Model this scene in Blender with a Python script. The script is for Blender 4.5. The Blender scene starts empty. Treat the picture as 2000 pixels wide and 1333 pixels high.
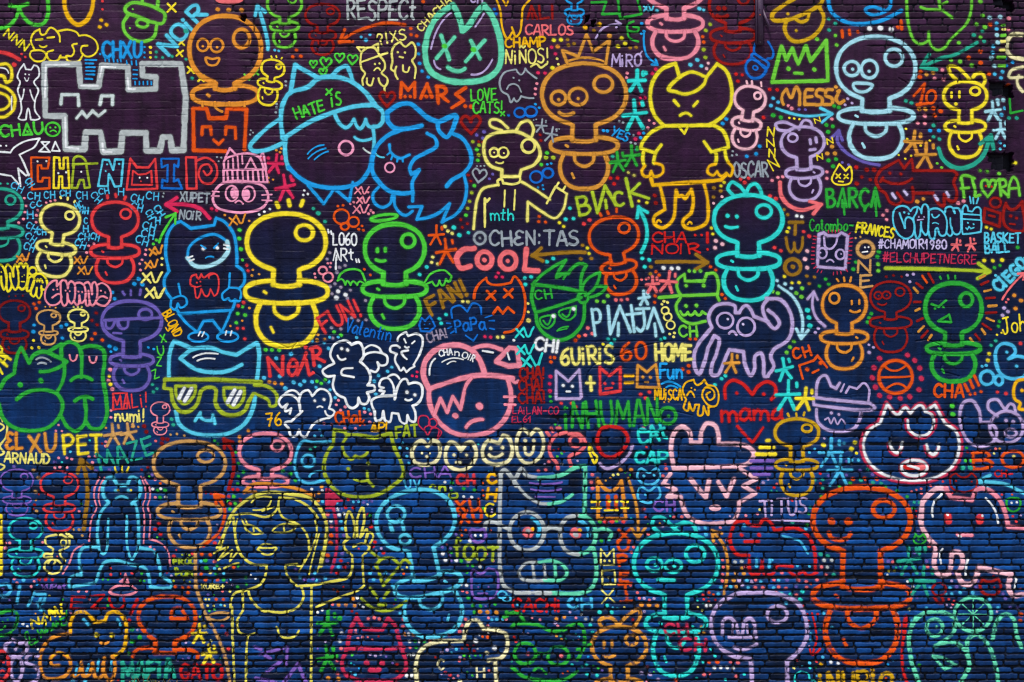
import bpy, math, random
import numpy as np

# ------------------------------------------------------------------ scale
S = 0.005                       # metres per photograph pixel on the wall
GROUND = 1352                   # pixel row where the pavement meets the wall
def wx(px): return (px - 1000.0) * S
def wz(py): return (GROUND - py) * S

scene = bpy.context.scene
# ------------------------------------------------------------------ camera
cam_d = bpy.data.cameras.new("camera")
cam_d.lens = 50.0
cam_d.sensor_width = 36.0
cam_d.clip_end = 500.0
cam = bpy.data.objects.new("camera", cam_d)
cam.location = (0.0, -10.0 * 50.0 / 36.0, wz(666.0))
cam.rotation_euler = (math.radians(90), 0, 0)
scene.collection.objects.link(cam)
scene.camera = cam
# ------------------------------------------------------------------ world and sun
SUN_EL, SUN_AZ = 64.0, -28.0    # high soft sun in front of the wall, a little to the left
world = bpy.data.worlds.new("World")
scene.world = world
world.use_nodes = True
wn = world.node_tree
wn.nodes.clear()
sky = wn.nodes.new("ShaderNodeTexSky")
sky.sky_type = 'NISHITA'
sky.sun_disc = False
sky.sun_elevation = math.radians(SUN_EL)
sky.sun_rotation = math.radians(180.0 + SUN_AZ)
sky.dust_density = 3.0
bg = wn.nodes.new("ShaderNodeBackground")
bg.inputs["Strength"].default_value = 0.10
wo = wn.nodes.new("ShaderNodeOutputWorld")
wn.links.new(sky.outputs[0], bg.inputs[0])
wn.links.new(bg.outputs[0], wo.inputs[0])
sun_d = bpy.data.lights.new("sun", 'SUN')
sun_d.energy = 2.4
sun_d.angle = math.radians(9)
sun_d.color = (1.0, 0.93, 0.84)
sun = bpy.data.objects.new("sun", sun_d)
sun.rotation_euler = (math.radians(90 - SUN_EL), 0, math.radians(SUN_AZ))
sun.location = (-4, -12, 16)
scene.collection.objects.link(sun)
scene.view_settings.view_transform = 'Standard'
scene.view_settings.look = 'None'
scene.view_settings.gamma = 1.0
scene.view_settings.use_curve_mapping = False
scene.view_settings.exposure = 0.76
scene.cycles.transparent_max_bounces = 24
scene.cycles.max_bounces = 4
scene.cycles.filter_width = 1.1

# ------------------------------------------------------------------ height field of the brickwork
X0, X1, Y0, Y1 = -70, 2070, -50, GROUND        # extent of the wall in photograph pixels
W, H = X1 - X0 + 1, Y1 - Y0 + 1
rng = np.random.default_rng(7)
gx = np.arange(X0, X1 + 1, dtype=np.float32)
gy = np.arange(Y0, Y1 + 1, dtype=np.float32)

def noise(cell, cy=None, seed=0):
    """smooth value noise -1..1 on the wall grid"""
    cy = cy or cell
    r = np.random.default_rng(1000 + seed)
    nx, ny = int(W / cell) + 3, int(H / cy) + 3
    t = r.uniform(-1, 1, (ny, nx)).astype(np.float32)
    u = (gx - X0) / cell; v = (gy - Y0) / cy
    iu = u.astype(int); iv = v.astype(int)
    fu = u - iu; fv = v - iv
    fu = fu * fu * (3 - 2 * fu); fv = (fv * fv * (3 - 2 * fv))[:, None]
    a = t[iv][:, iu]; b = t[iv][:, iu + 1]; c = t[iv + 1][:, iu]; d = t[iv + 1][:, iu + 1]
    return (a * (1 - fu) + b * fu) * (1 - fv) + (c * (1 - fu) + d * fu) * fv

def sstep(a, b, x):
    t = np.clip((x - a) / (b - a), 0, 1)
    return t * t * (3 - 2 * t)

n_big = noise(110, 60, 1); n_mid = noise(38, 20, 2); n_sm = noise(11, 7, 3); n_fine = noise(4, 3, 4); n_pix = noise(1.7, 1.7, 5)
GX, GY = np.meshgrid(gx, gy)
# where the joints are open (1) and where old render and paint fill them (0)
bx = np.array([-70, 0, 150, 300, 420, 520, 640, 760, 900, 1000, 1120, 1300, 1420, 1500, 1640, 1720, 1900, 1960, 2070], float)
by = np.array([915, 915, 905, 880, 850, 828, 826, 838, 850, 836, 800, 815, 848, 862, 835, 790, 800, 815, 820], float)
low = sstep(-16, 16, GY - np.interp(gx, bx, by)[None, :] + 14 * n_mid + 12 * n_big)
tx = np.array([-70, 0, 90, 130, 230, 400, 480, 510, 640, 740, 800, 960, 1100, 1160, 1230, 1290, 1370, 1440, 1490, 1540, 1640, 1740, 1800, 1920, 1965, 2070], float)
ty = np.array([60, 60, 40, 20, 0, -10, 40, 100, 112, 100, 60, 40, 30, 110, 95, 20, 20, 60, 20, 20, 50, 120, 185, 160, 120, 60], float)
top = sstep(-14, 14, np.interp(gx, tx, ty)[None, :] - GY + 10 * n_mid)
spots = np.zeros_like(GX)
for (cx, cy, rx, ry, k) in [(490, 70, 26, 80, .8), (575, 700, 46, 30, .35), (1195, 700, 55, 40, .45), (1850, 690, 45, 45, .4),
                            (1235, 205, 34, 40, .5), (560, 235, 60, 40, .25), (1830, 200, 60, 60, .8), (1945, 250, 30, 120, .4),
                            (1700, 420, 60, 20, .2), (1100, 610, 30, 20, .2), (1140, 720, 40, 40, .3), (60, 20, 60, 40, .6)]:
    spots = np.maximum(spots, k * np.exp(-(((GX - cx) / rx) ** 2 + ((GY - cy) / ry) ** 2) ** 2))
reveal = np.clip(np.maximum(np.maximum(low, top * (.8 + .2 * n_mid)), spots), 0, 1)
reveal = np.maximum(reveal, np.clip(.02 + .16 * n_big + .14 * n_mid, 0, .3))

# courses: row boundaries, then brick ends inside each row
rows = [Y0 - 9.0]
while rows[-1] < Y1 + 20:
    y = rows[-1]
    rows.append(y + (13.45 if y < 985 else 12.55) * (1 + .05 * rng.uniform(-1, 1)))
rows = np.array(rows)
wob = 1.1 * noise(150, 60, 8) + .5 * noise(40, 15, 9)
yy = GY + wob
ri = np.searchsorted(rows, yy.ravel()).reshape(yy.shape) - 1
ri = np.clip(ri, 0, len(rows) - 2)
d_row = np.minimum(yy - rows[ri], rows[ri + 1] - yy)
d_col = np.full_like(GX, 99.0); bid = np.zeros(GX.shape, np.int32)
xx = GX + .8 * noise(60, 13, 10)
nb = 0
bcent = []
for r in range(len(rows) - 1):
    m = ri == r
    if not m.any(): continue
    ends = [X0 - 70 + rng.uniform(0, 58)]
    while ends[-1] < X1 + 10:
        L = 57 if rng.random() > .16 else 31
        ends.append(ends[-1] + L * (1 + .08 * rng.uniform(-1, 1)))
    ends = np.array(ends)
    xs = xx[m]
    k = np.clip(np.searchsorted(ends, xs) - 1, 0, len(ends) - 2)
    d_col[m] = np.minimum(xs - ends[k], ends[k + 1] - xs)
    bid[m] = nb + k
    nb += len(ends)
tint_b = rng.uniform(-1, 1, nb + 5).astype(np.float32)
off_b = rng.normal(0, 1, nb + 5).astype(np.float32)
tilt_b = rng.normal(0, 1, nb + 5).astype(np.float32)
rough_low = sstep(1120, 1240, GY) * .6 + sstep(985, 1180, GY) * .4
rowj = np.random.default_rng(3).gamma(3.0, .33, len(rows) + 2).astype(np.float32)
near_row = ri + (yy - rows[ri] > rows[ri + 1] - yy)
jw_r = (.3 + .30 * low) * (rowj[near_row] - .75) * np.clip(1 + n_big, .3, 2) + .56 + .40 * n_mid + .40 * n_sm + .38 * rough_low + .30 * low
jw_c = .72 + .3 * n_mid + .3 * n_sm + .2 * rough_low + .35 * low
er = np.clip(d_row - jw_r, None, 3.4); ec = np.clip(d_col - jw_c, None, 3.4)          # rounded, nibbled brick corners
d_j = np.where((er < 3.4) & (ec < 3.4) & (er > 0) & (ec > 0), 3.4 - np.hypot(3.4 - er, 3.4 - ec), np.minimum(er, ec))
d_j = d_j + .35 * n_sm + .45 * noise(6, 4, 40) * (.3 + low)
joint = 1 - sstep(-.7, 1.1, d_j + .5 * n_fine)                 # 1 in a joint
# some joints are smeared over with mortar and paint
smear = sstep(.2, .7, noise(70, 18, 12) + .35 * n_sm)
joint = joint * (1 - .7 * smear * (1 - .55 * sstep(880, 940, GY)) * (1 - .6 * top))
round_e = np.exp(-np.clip(d_j, 0, None) / 1.6)
joint_r = joint * reveal
hgt = np.zeros_like(GX)                                        # metres, positive towards the viewer
hgt -= (.015 + .005 * low) * joint_r
hgt -= .0038 * round_e * reveal
hgt += reveal * .0018 * off_b[bid] + reveal * .0010 * tilt_b[bid] * ((yy - rows[ri]) / 13 - .5) * 2
hgt += (.0035 * n_big + .0016 * n_mid + .0007 * n_sm + .00035 * n_fine) * (.7 + .5 * rough_low)
hgt -= rough_low * .006 * sstep(.35, .8, noise(17, 8, 14))     # eroded faces low down
hgt -= (1 - reveal) * .0026 * joint * sstep(-.5, .5, n_mid + .6 * n_big)      # old joints telegraph through the thick coats
hgt += (1 - reveal) * (.0016 * off_b[bid] * .6)
hgt += (1 - reveal) * .004 + .0025 * (1 - sstep(2, 7, np.abs(GY - 668 - 2 * n_mid))) * sstep(0, 200, GX) * 0
for (yc, k) in [(668, .6), (252, .3), (425, .25), (596, .25), (768, .5)]:   # hairline seams in the render
    seam = np.exp(-((GY - yc - 3 * noise(90, 90, 30) - 1.2 * n_sm) / 1.3) ** 2) * sstep(.0, .5, noise(120, 40, int(yc)) + .25)
    hgt -= .006 * k * seam
# cracks around the repaired patches
for (pts, dep) in [([(566, 742), (572, 715), (566, 690), (580, 668), (600, 700), (610, 722), (640, 748)], .012),
                   ([(1140, 752), (1150, 725), (1160, 712), (1195, 700), (1262, 672), (1300, 668)], .010),
                   ([(1196, 664), (1199, 690), (1196, 722), (1175, 750)], .010),
                   ([(1836, 664), (1842, 700), (1838, 724), (1872, 736)], .012), ([(1790, 665), (1812, 662), (1836, 672)], .012),
                   ([(500, 672), (540, 671), (560, 680), (600, 676), (640, 668), (720, 669)], .008),
                   ([(1215, 186), (1236, 182), (1258, 190), (1262, 210), (1240, 214)], .012), ([(1133, 205), (1136, 213)], .014),
                   ([(1755, 152), (1768, 160), (1775, 165)], .012), ([(1270, 796), (1330, 806), (1352, 812)], .010), ([(560, 812), (600, 826), (690, 834)], .008)]:
    for (xa, ya), (xb, yb) in zip(pts[:-1], pts[1:]):
        L2 = (xb - xa) ** 2 + (yb - ya) ** 2
        xlo, xhi, ylo, yhi = int(min(xa, xb)) - 8 - X0, int(max(xa, xb)) + 9 - X0, int(min(ya, yb)) - 8 - Y0, int(max(ya, yb)) + 9 - Y0
        sl = (slice(ylo, yhi), slice(xlo, xhi))
        px, py = GX[sl] + 2.2 * n_sm[sl], GY[sl] + 2.2 * n_mid[sl]
        t = np.clip(((px - xa) * (xb - xa) + (py - ya) * (yb - ya)) / L2, 0, 1)
        dd = np.hypot(px - xa - t * (xb - xa), py - ya - t * (yb - ya))
        hgt[sl] -= dep * np.exp(-(dd / 1.2) ** 2) * .8
# knocked-out bricks and put-log holes
pit_and_shade = np.zeros_like(GX)
for (xa, ya, xb, yb) in [(1932, 158, 1990, 176), (1940, 166, 1990, 186), (1928, 296, 1990, 318), (1936, 306, 1990, 332), (1942, -8, 1990, 16),
                         (1153, 39, 1163, 51), (470, 28, 480, 44), (1143, 30, 1151, 44)]:
    q = np.minimum(np.minimum(GX - xa, xb - GX), np.minimum(GY - ya, yb - GY)) + 3.0 * n_sm + 1.5 * n_fine
    pit_and_shade = np.maximum(pit_and_shade, sstep(0, 2.2, q))
hgt -= .09 * pit_and_shade
rec = sstep(-1.2, 1.2, GX - 1966 + 1.2 * n_sm) * sstep(-2, 2, 341 - GY + 3 * n_sm + 4 * n_mid)
hgt -= .15 * rec                                              # the wall steps back here
pit_and_shade = np.maximum(pit_and_shade, .55 * np.exp(-((GX - 1969) / 3.0) ** 2) * rec)  # dark strip beside the step: its shadow put into the colour
# colour of spray left in the joints: very little gets in
cover = 1 - np.clip(joint_r * 1.15, 0, 1) * np.clip(.80 + .32 * noise(14, 9, 41) + .1 * n_fine, .3, .98)
cover *= 1 - pit_and_shade
worn = sstep(.50, .75, n_fine * .55 + n_sm * .6 + .15 * rough_low) * (.15 + .75 * rough_low) * low
cover *= 1 - worn * .8
cover *= 1 - low * .14 * sstep(.0, .9, noise(26, 12, 43) + .4 * n_sm)       # thin, dusty coats on the rough bricks
cover *= .97 + .03 * n_fine
# ------------------------------------------------------------------ colours of the spray cans (sRGB of the paint)
PAL = dict(
 W=(236,242,246), PB=(165,222,238), SK=(88,205,236), SB=(76,190,236), B=(32,158,232), R_=(20,108,204), CY=(48,218,212), MI=(100,216,176), TE=(42,166,142),
 LG=(112,206,62), G=(78,206,62), GG=(46,168,58), OL=(160,182,44), OY=(174,202,48), PY=(240,232,120), LY=(222,216,88), CR=(240,234,180), Y=(248,226,48), YO=(238,224,44),
 AM=(242,184,20), AD=(206,164,26), O=(226,146,50), OT=(216,150,58), TA=(206,158,92), OC=(152,112,30), OR=(226,86,22), RD=(206,36,34), R=(226,62,66), DR=(150,28,24), D2=(122,22,24),
 CM=(196,48,84), HP=(218,44,92), SA=(238,112,118), SP=(238,140,160), PK=(246,160,196), PP=(246,190,204), LI=(186,166,216), LP=(206,196,240), PU=(104,92,176), P2=(128,96,190), GR=(150,162,172), SV=(180,190,192), S2=(206,222,222), LB=(150,140,165))
def lin(c):
    c = np.array(c, float) / 255
    return np.where(c <= .04045, c / 12.92, ((c + .055) / 1.055) ** 2.4)
PAL = {k: lin(v) * .97 for k, v in PAL.items()}

FONT = {
'A': "0,1 .45,0 .6,0 1,1|.18,.66 .84,.66", 'B': "0,0 .05,1|~0,.02 .6,.02 .75,.22 .5,.46 .1,.48|~.1,.48 .7,.5 .9,.74 .6,.98 .05,1", 'C': "~.95,.15 .6,0 .2,.12 0,.5 .18,.88 .55,1 .95,.85",
'D': "0,0 .03,1|~0,0 .5,.03 .92,.35 .88,.7 .5,.97 .03,1", 'E': "~.9,.03 .1,.05|.08,.03 .05,1 .95,.96|.06,.5 .75,.48", 'F': "1,.03 .06,.06 .05,1|.05,.52 .75,.46",
'G': "~.9,.12 .5,0 .1,.25 .02,.6 .3,.97 .75,.95 .92,.62|.92,.6 .5,.6", 'H': "0,0 .03,1|.9,0 .93,1|.02,.5 .92,.48", 'I': ".1,0 .1,1", 'J': ".2,.02 .95,0|~.65,.02 .65,.6 .5,.95 .2,1 0,.75",
'K': "0,0 .05,1|.85,0 .05,.52 .95,1", 'L': "0,0 .05,1 .85,.95", 'M': "0,1 .1,.02 .5,.68 .9,0 1,1", 'N': "0,1 .05,0 .85,1 .9,0", 'O': "~o.5,0 .1,.15 0,.5 .12,.88 .5,1 .88,.86 1,.48 .88,.12",
'P': "0,0 .05,1|~0,.03 .6,0 .92,.22 .7,.5 .05,.56", 'R': "0,0 .05,1|~0,.03 .6,0 .88,.22 .65,.46 .05,.52|.3,.52 .95,1", 'S': "~.9,.1 .5,0 .12,.18 .25,.42 .7,.55 .88,.8 .5,1 .02,.9",
'T': "0,.03 1,0|.5,0 .5,1", 'U': "~0,0 .05,.6 .25,.95 .6,.98 .88,.7 .92,0", 'V': "0,0 .45,1 .95,0", 'W': "~0,0 .08,.75 .25,1 .48,.7 .5,.35|~.5,.4 .55,.85 .75,1 .95,.7 1,0", 'X': "0,.02 .95,1|.9,0 .02,.98",
'Y': "0,0 .45,.5|.95,0 .35,1", 'Z': ".05,.03 .9,0 .05,.97 .95,1", 'Ñ': "0,1 .05,.1 .85,1 .9,.1|~.1,-.12 .3,-.24 .6,-.1 .85,-.22", 'Ç': "~.95,.15 .6,0 .2,.12 0,.5 .18,.88 .55,1 .95,.85|.6,1 .5,1.22", 'Ó': "~o.5,.1 .1,.22 0,.55 .12,.88 .5,1 .88,.86 1,.52 .88,.2|.5,-.05 .75,-.22",
'0': "~o.5,0 .12,.18 0,.5 .15,.88 .5,1 .85,.85 1,.48 .85,.12", '1': "0,.35 .55,0 .45,1", '6': "~.8,0 .3,.25 .02,.68 .3,1 .75,.95 .9,.68 .6,.5 .1,.65", '7': "0,.05 .95,0 .4,1|.25,.5 .85,.45",
'8': "~o.5,.48 .12,.25 .5,0 .88,.22 .5,.48 .05,.75 .5,1 .95,.74", '9': "~.85,.3 .5,.52 .1,.3 .45,0 .85,.25 .8,.7 .5,1", '!': ".35,0 .3,.68|.3,.96 .3,1", '?': "~.05,.22 .35,0 .8,.18 .7,.42 .42,.55 .4,.7|.4,.96 .4,1", ':': ".3,.3 .3,.33|.3,.85 .3,.88",
'^': "0,1 .5,0 1,1|.52,.62 .55,1.0", 'Δ': "0,1 .5,0 1,1 0,1|.48,.7 .5,.72", 'ε': "~.9,.1 .5,0 .2,.15 .3,.4 .6,.47 .2,.55 .05,.8 .4,1 .95,.9",
'#': ".35,0 .2,1|.75,0 .6,1|0,.35 1,.3|0,.7 .95,.65", '-': ".1,.6 .8,.58", '+': ".5,.2 .5,.9|.1,.55 .9,.55", '=': ".1,.35 .9,.35|.1,.7 .9,.7", '.': ".3,.97 .3,1",
'a': "~.85,.45 .45,.35 .1,.55 .1,.9 .45,1 .8,.75|.85,.4 .85,.85 1,1", 'b': "0,0 .03,1|~.03,.6 .4,.42 .85,.6 .8,.92 .4,1 .03,.9", 'c': "~.85,.5 .45,.38 .08,.65 .25,.95 .85,.9", 'd': ".85,0 .85,1|~.85,.6 .45,.4 .05,.65 .2,.97 .6,.97 .85,.8",
'e': "~.1,.7 .8,.6 .65,.4 .25,.42 .08,.75 .35,1 .9,.9", 'f': "~.85,.1 .5,0 .35,.25 .32,1|.05,.45 .75,.42", 'h': "0,0 .03,1|~.03,.65 .4,.42 .75,.55 .8,1", 'i': ".2,.4 .22,1|.2,.12 .2,.14", 'l': "~.35,.6 .5,.1 .3,0 .15,.5 .25,.95 .6,.95",
'm': "0,.4 .03,1|~.03,.6 .25,.4 .45,.55 .47,1|~.47,.6 .7,.4 .93,.55 1,1", 'n': "0,.4 .03,1|~.03,.65 .4,.4 .8,.55 .85,1", 'o': "~o.45,.4 .08,.6 .15,.95 .5,1 .85,.8 .8,.48", 'p': "0,.4 .03,1.4|~.03,.5 .5,.38 .85,.6 .7,.95 .03,.98",
'r': "0,.4 .03,1|~.03,.65 .3,.4 .75,.42", 's': "~.8,.42 .4,.38 .15,.55 .6,.7 .8,.85 .5,1 .05,.95", 't': ".4,.05 .38,.9 .7,1|0,.4 .85,.36", 'u': "~0,.4 .05,.85 .35,1 .7,.85 .8,.4|.8,.4 .9,1", 'v': "~0,.4 .2,.6 .4,1 .7,.6 .85,.2",
}
ADV = {'I': .38, 'i': .42, 'l': .55, '!': .45, '1': .7, 'M': 1.25, 'W': 1.3, 'm': 1.3, '.': .4, ':': .4, 'f': .75, 't': .75, 'r': .75}

trng = random.Random(11)
def catmull(pts, closed, step=2.5):
    P = np.array(pts, float); n = len(P)
    if n < 3: return P
    if n == 3 and not closed:                       # one even arc through the middle point
        c = 2 * P[1] - .5 * (P[0] + P[2]); t = np.linspace(0, 1, max(6, int((np.hypot(*(P[1] - P[0])) + np.hypot(*(P[2] - P[1]))) / step)))[:, None]
        return (1 - t) ** 2 * P[0] + 2 * t * (1 - t) * c + t * t * P[2]
    out = []
    rngi = range(n) if closed else range(n - 1)
    for i in rngi:
        p1, p2 = P[i], P[(i + 1) % n]
        p0 = P[i - 1] if (closed or i > 0) else 2 * p1 - p2
        p3 = P[(i + 2) % n] if (closed or i + 2 < n) else 2 * p2 - p1
        d01, d12, d23 = [max(1e-3, np.hypot(*(b - a))) ** .5 for a, b in ((p0, p1), (p1, p2), (p2, p3))]
        m1 = (p2 - p1) + d12 * ((p1 - p0) / d01 - (p2 - p0) / (d01 + d12))
        m2 = (p2 - p1) + d12 * ((p3 - p2) / d23 - (p3 - p1) / (d12 + d23))
        k = max(2, int(np.hypot(*(p2 - p1)) / step))
        t = (np.arange(k) / k)[:, None]
        out.append((2 * t**3 - 3 * t**2 + 1) * p1 + (t**3 - 2 * t**2 + t) * m1 + (-2 * t**3 + 3 * t**2) * p2 + (t**3 - t**2) * m2)
    out.append((P[0] if closed else P[-1])[None, :])
    return np.vstack(out)

def smooth(pts, corners, closed=False):
    """spline through pts that breaks at the corner points"""
    if not any(corners): return catmull(pts, closed)
    if closed:
        k = corners.index(True)
        pts = pts[k:] + pts[:k] + [pts[k]]; corners = corners[k:] + corners[:k] + [True]
    out = []; cur = [pts[0]]
    for p, c in zip(pts[1:], corners[1:]):
        cur.append(p)
        if c:
            out.append(catmull(cur, False)); cur = [p]
    if len(cur) > 1: out.append(catmull(cur, False))
    return np.vstack(out)

def ell(cx, cy, rx, ry, rot=0):
    n = max(10, int(2 * math.pi * max(rx, ry) / 2.5)); t = np.linspace(0, 2 * math.pi, n + 1)
    x, y = rx * np.cos(t), ry * np.sin(t); r = math.radians(rot)
    return np.c_[cx + x * math.cos(r) - y * math.sin(r), cy + x * math.sin(r) + y * math.cos(r)]

occupied = np.zeros(GX.shape, bool)          # nothing is dotted in here
def inside(poly, pad=2):
    x0, x1 = int(poly[:, 0].min()) - pad, int(poly[:, 0].max()) + pad
    y0, y1 = int(poly[:, 1].min()) - pad, int(poly[:, 1].max()) + pad
    x0, x1, y0, y1 = max(x0, X0), min(x1, X1), max(y0, Y0), min(y1, Y1)
    if x1 <= x0 or y1 <= y0: return None
    xs = np.arange(x0, x1 + 1); ys = np.arange(y0, y1 + 1)
    A, B = np.meshgrid(xs, ys); c = np.zeros(A.shape, bool)
    q = np.vstack([poly, poly[:1]])
    for (xa, ya), (xb, yb) in zip(q[:-1], q[1:]):
        if ya == yb: continue
        c ^= ((ya > B) != (yb > B)) & (A < (xb - xa) * (B - ya) / (yb - ya) + xa)
    return (x0, y0, c)
def occupy(poly):
    r = inside(np.asarray(poly, float))
    if r is None: return
    x0, y0, c = r
    occupied[y0 - Y0:y0 - Y0 + c.shape[0], x0 - X0:x0 - X0 + c.shape[1]] |= c

# a stroke is (colour, width in px, Nx2 path) ; a fill has width None
def text_strokes(p0, p1, h, txt):
    p0, p1 = np.array(p0, float), np.array(p1, float)
    L = np.hypot(*(p1 - p0)); u = (p1 - p0) / L; v = np.array([-u[1], u[0]])
    adv = [ADV.get(c, 1.0) for c in txt]; gap = .26 if len(txt) > 2 else .40
    unit = L / (sum(adv) + gap * (len(txt) - 1))
    x = 0; out = []
    for c, a in zip(txt, adv):
        g = FONT[c]; ro = math.radians(trng.uniform(-4, 4)); sc = trng.uniform(.95, 1.05); dy = trng.uniform(-.04, .04)
        for st in g.split('|'):
            sm = st.startswith('~'); st = st.lstrip('~'); cl = st.startswith('o'); st = st.lstrip('o')
            q = []
            for tok in st.split():
                a_, b_ = map(float, tok.split(','))
                a_ += trng.uniform(-.03, .03); b_ += trng.uniform(-.025, .025)
                xx_, yy_ = (a_ - .45) * unit * a * sc * (1 if c not in 'Ii!.:' else 1.4), (b_ - .5 + dy) * h * sc
                xx_, yy_ = xx_ * math.cos(ro) - yy_ * math.sin(ro), xx_ * math.sin(ro) + yy_ * math.cos(ro)
                q.append(p0 + u * (x + .45 * unit * a + xx_) + v * (yy_ - .5 * h))
            out.append(catmull(q, cl) if sm else np.array(q))
        x += unit * (a + gap)
    return out

def dummy_strokes(bx_, by_, brx, bry, nh, sd, srx, sry, rb, rrx, rot, mir):
    r = math.radians(rot); sg = -1 if mir else 1
    def T(pts):
        p = np.asarray(pts, float)
        return np.c_[bx_ + p[:, 0] * math.cos(r) - p[:, 1] * math.sin(r), by_ + p[:, 0] * math.sin(r) + p[:, 1] * math.cos(r)]
    tn = math.pi - math.asin(min(.9, 1.12 * nh / brx))
    th = np.linspace(-tn, tn, max(16, int(brx / 1.2)))
    e = 2 / 2.15
    bulb = np.c_[brx * np.sign(np.sin(th)) * np.abs(np.sin(th)) ** e, -bry * np.sign(np.cos(th)) * np.abs(np.cos(th)) ** e]
    yn = bulb[-1, 1]; yb = sd - sry * .62
    dip = catmull([(-nh, yb), (-.5 * nh, yb + .13 * sry), (.5 * nh, yb + .13 * sry), (nh * 1.0, yb - .05 * sry)], False)
    teat = np.vstack([[(-nh * 1.02, yb)], [(-nh * .98, yn + .05 * bry)], bulb, [(nh * .98, yn + .05 * bry)], [(nh * 1.02, yb)]])
    t0 = math.asin(min(.95, nh / srx) ** (1 / .8))
    ts = np.linspace(t0, 2 * math.pi - t0, max(18, int(srx / 1.2)))
    e2 = 2 / 2.5
    sh = np.c_[srx * np.sign(np.sin(ts)) * np.abs(np.sin(ts)) ** e2, sd - sry * np.sign(np.cos(ts)) * np.abs(np.cos(ts)) ** e2]
    sh = np.vstack([[(nh, yb)], sh, [(-nh, yb)]])
    out = {'teat': [T(teat), T(dip), T(ell(sg * .455 * brx, -.33 * bry, .222 * brx, .27 * bry))], 'shield': [T(sh)], 'handle': []}
    out['shield'].append(('dot', T([(-sg * .52 * srx - .02 * srx, sd - .02 * sry), (-sg * .52 * srx + .035 * srx, sd + .12 * sry)])))
    occupy(T(bulb)); occupy(T(sh)); occupy(T([(-nh, 0), (nh, 0), (nh, sd), (-nh, sd)]))
    if rrx:
        ys = sd + .96 * sry; Hh = rb - ys
        ring = catmull([(-.84 * rrx, ys), (-.98 * rrx, ys + .28 * Hh), (-.94 * rrx, ys + .6 * Hh), (-.62 * rrx, ys + .9 * Hh), (0, rb), (.62 * rrx, ys + .9 * Hh), (.94 * rrx, ys + .6 * Hh), (.98 * rrx, ys + .28 * Hh), (.84 * rrx, ys)], False)
        u = catmull([(-.4 * rrx, ys), (-.36 * rrx, ys + .22 * Hh), (0, ys + .36 * Hh), (.36 * rrx, ys + .22 * Hh), (.4 * rrx, ys)], False)
        out['handle'] = [T(ring), T(u), ('dot', T([(-sg * .5 * rrx, ys + .56 * Hh), (-sg * .42 * rrx, ys + .68 * Hh)]))]
        occupy(T(ring))
    return out

class Part:
    def __init__(s, name, label): s.name, s.label, s.strokes, s.subs = name, label, [], []
class Sub:
    def __init__(s, name): s.name, s.strokes = name, []

parts = []; dots = []; tile = (0.0, 0.0, 1.0)
ROWY = (0, 330, 660, 993)
def P2(tok):
    a = [float(v) for v in tok.rstrip('!').split(',')]
    return (tile[0] + a[0] / tile[2], tile[1] + a[1] / tile[2]), tok.endswith('!')

def items(kind, arg):
    """strokes (path, width factor) of one symbol given as cx,cy,r[,rot]"""
    a = [float(v) for v in arg.split(',')]
    cx, cy, r = tile[0] + a[0] / tile[2], tile[1] + a[1] / tile[2], a[2] / tile[2]
    ro = math.radians(a[3] if len(a) > 3 else trng.uniform(-9, 9))
    def T(l): return np.array([(cx + r * (x * math.cos(ro) - y * math.sin(ro)), cy + r * (x * math.sin(ro) + y * math.cos(ro))) for x, y in l])
    if kind == 'X': return [T([(-.8, -.8), (.8, .8)]), T([(.8, -.85), (-.85, .8)])]
    if kind == 'k': return [T([(0, -1), (.02, 0)]), T([(-.78, .02), (.78, -.12)]), T([(0, -.05), (-.58, .95)]), T([(.02, -.05), (.5, .9)]), T([(.55, -.85), (.58, -.62)])]
    if kind == 'x': return [T([(-1, -.35), (-.1, .55)]), T([(-1.05, .6), (-.15, -.55)]), catmull(T([(-.15, -.55), (.1, .0), (.3, .45), (.55, .4), (.75, -.1), (1, -.65)]), False)]
    if kind == 'h': return [catmull(T([(0, .95), (-.7, .2), (-.95, -.35), (-.6, -.8), (-.15, -.6), (0, -.25)]), False), catmull(T([(0, -.25), (.2, -.65), (.65, -.8), (.95, -.3), (.65, .25), (0, .95)]), False)]

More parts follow.
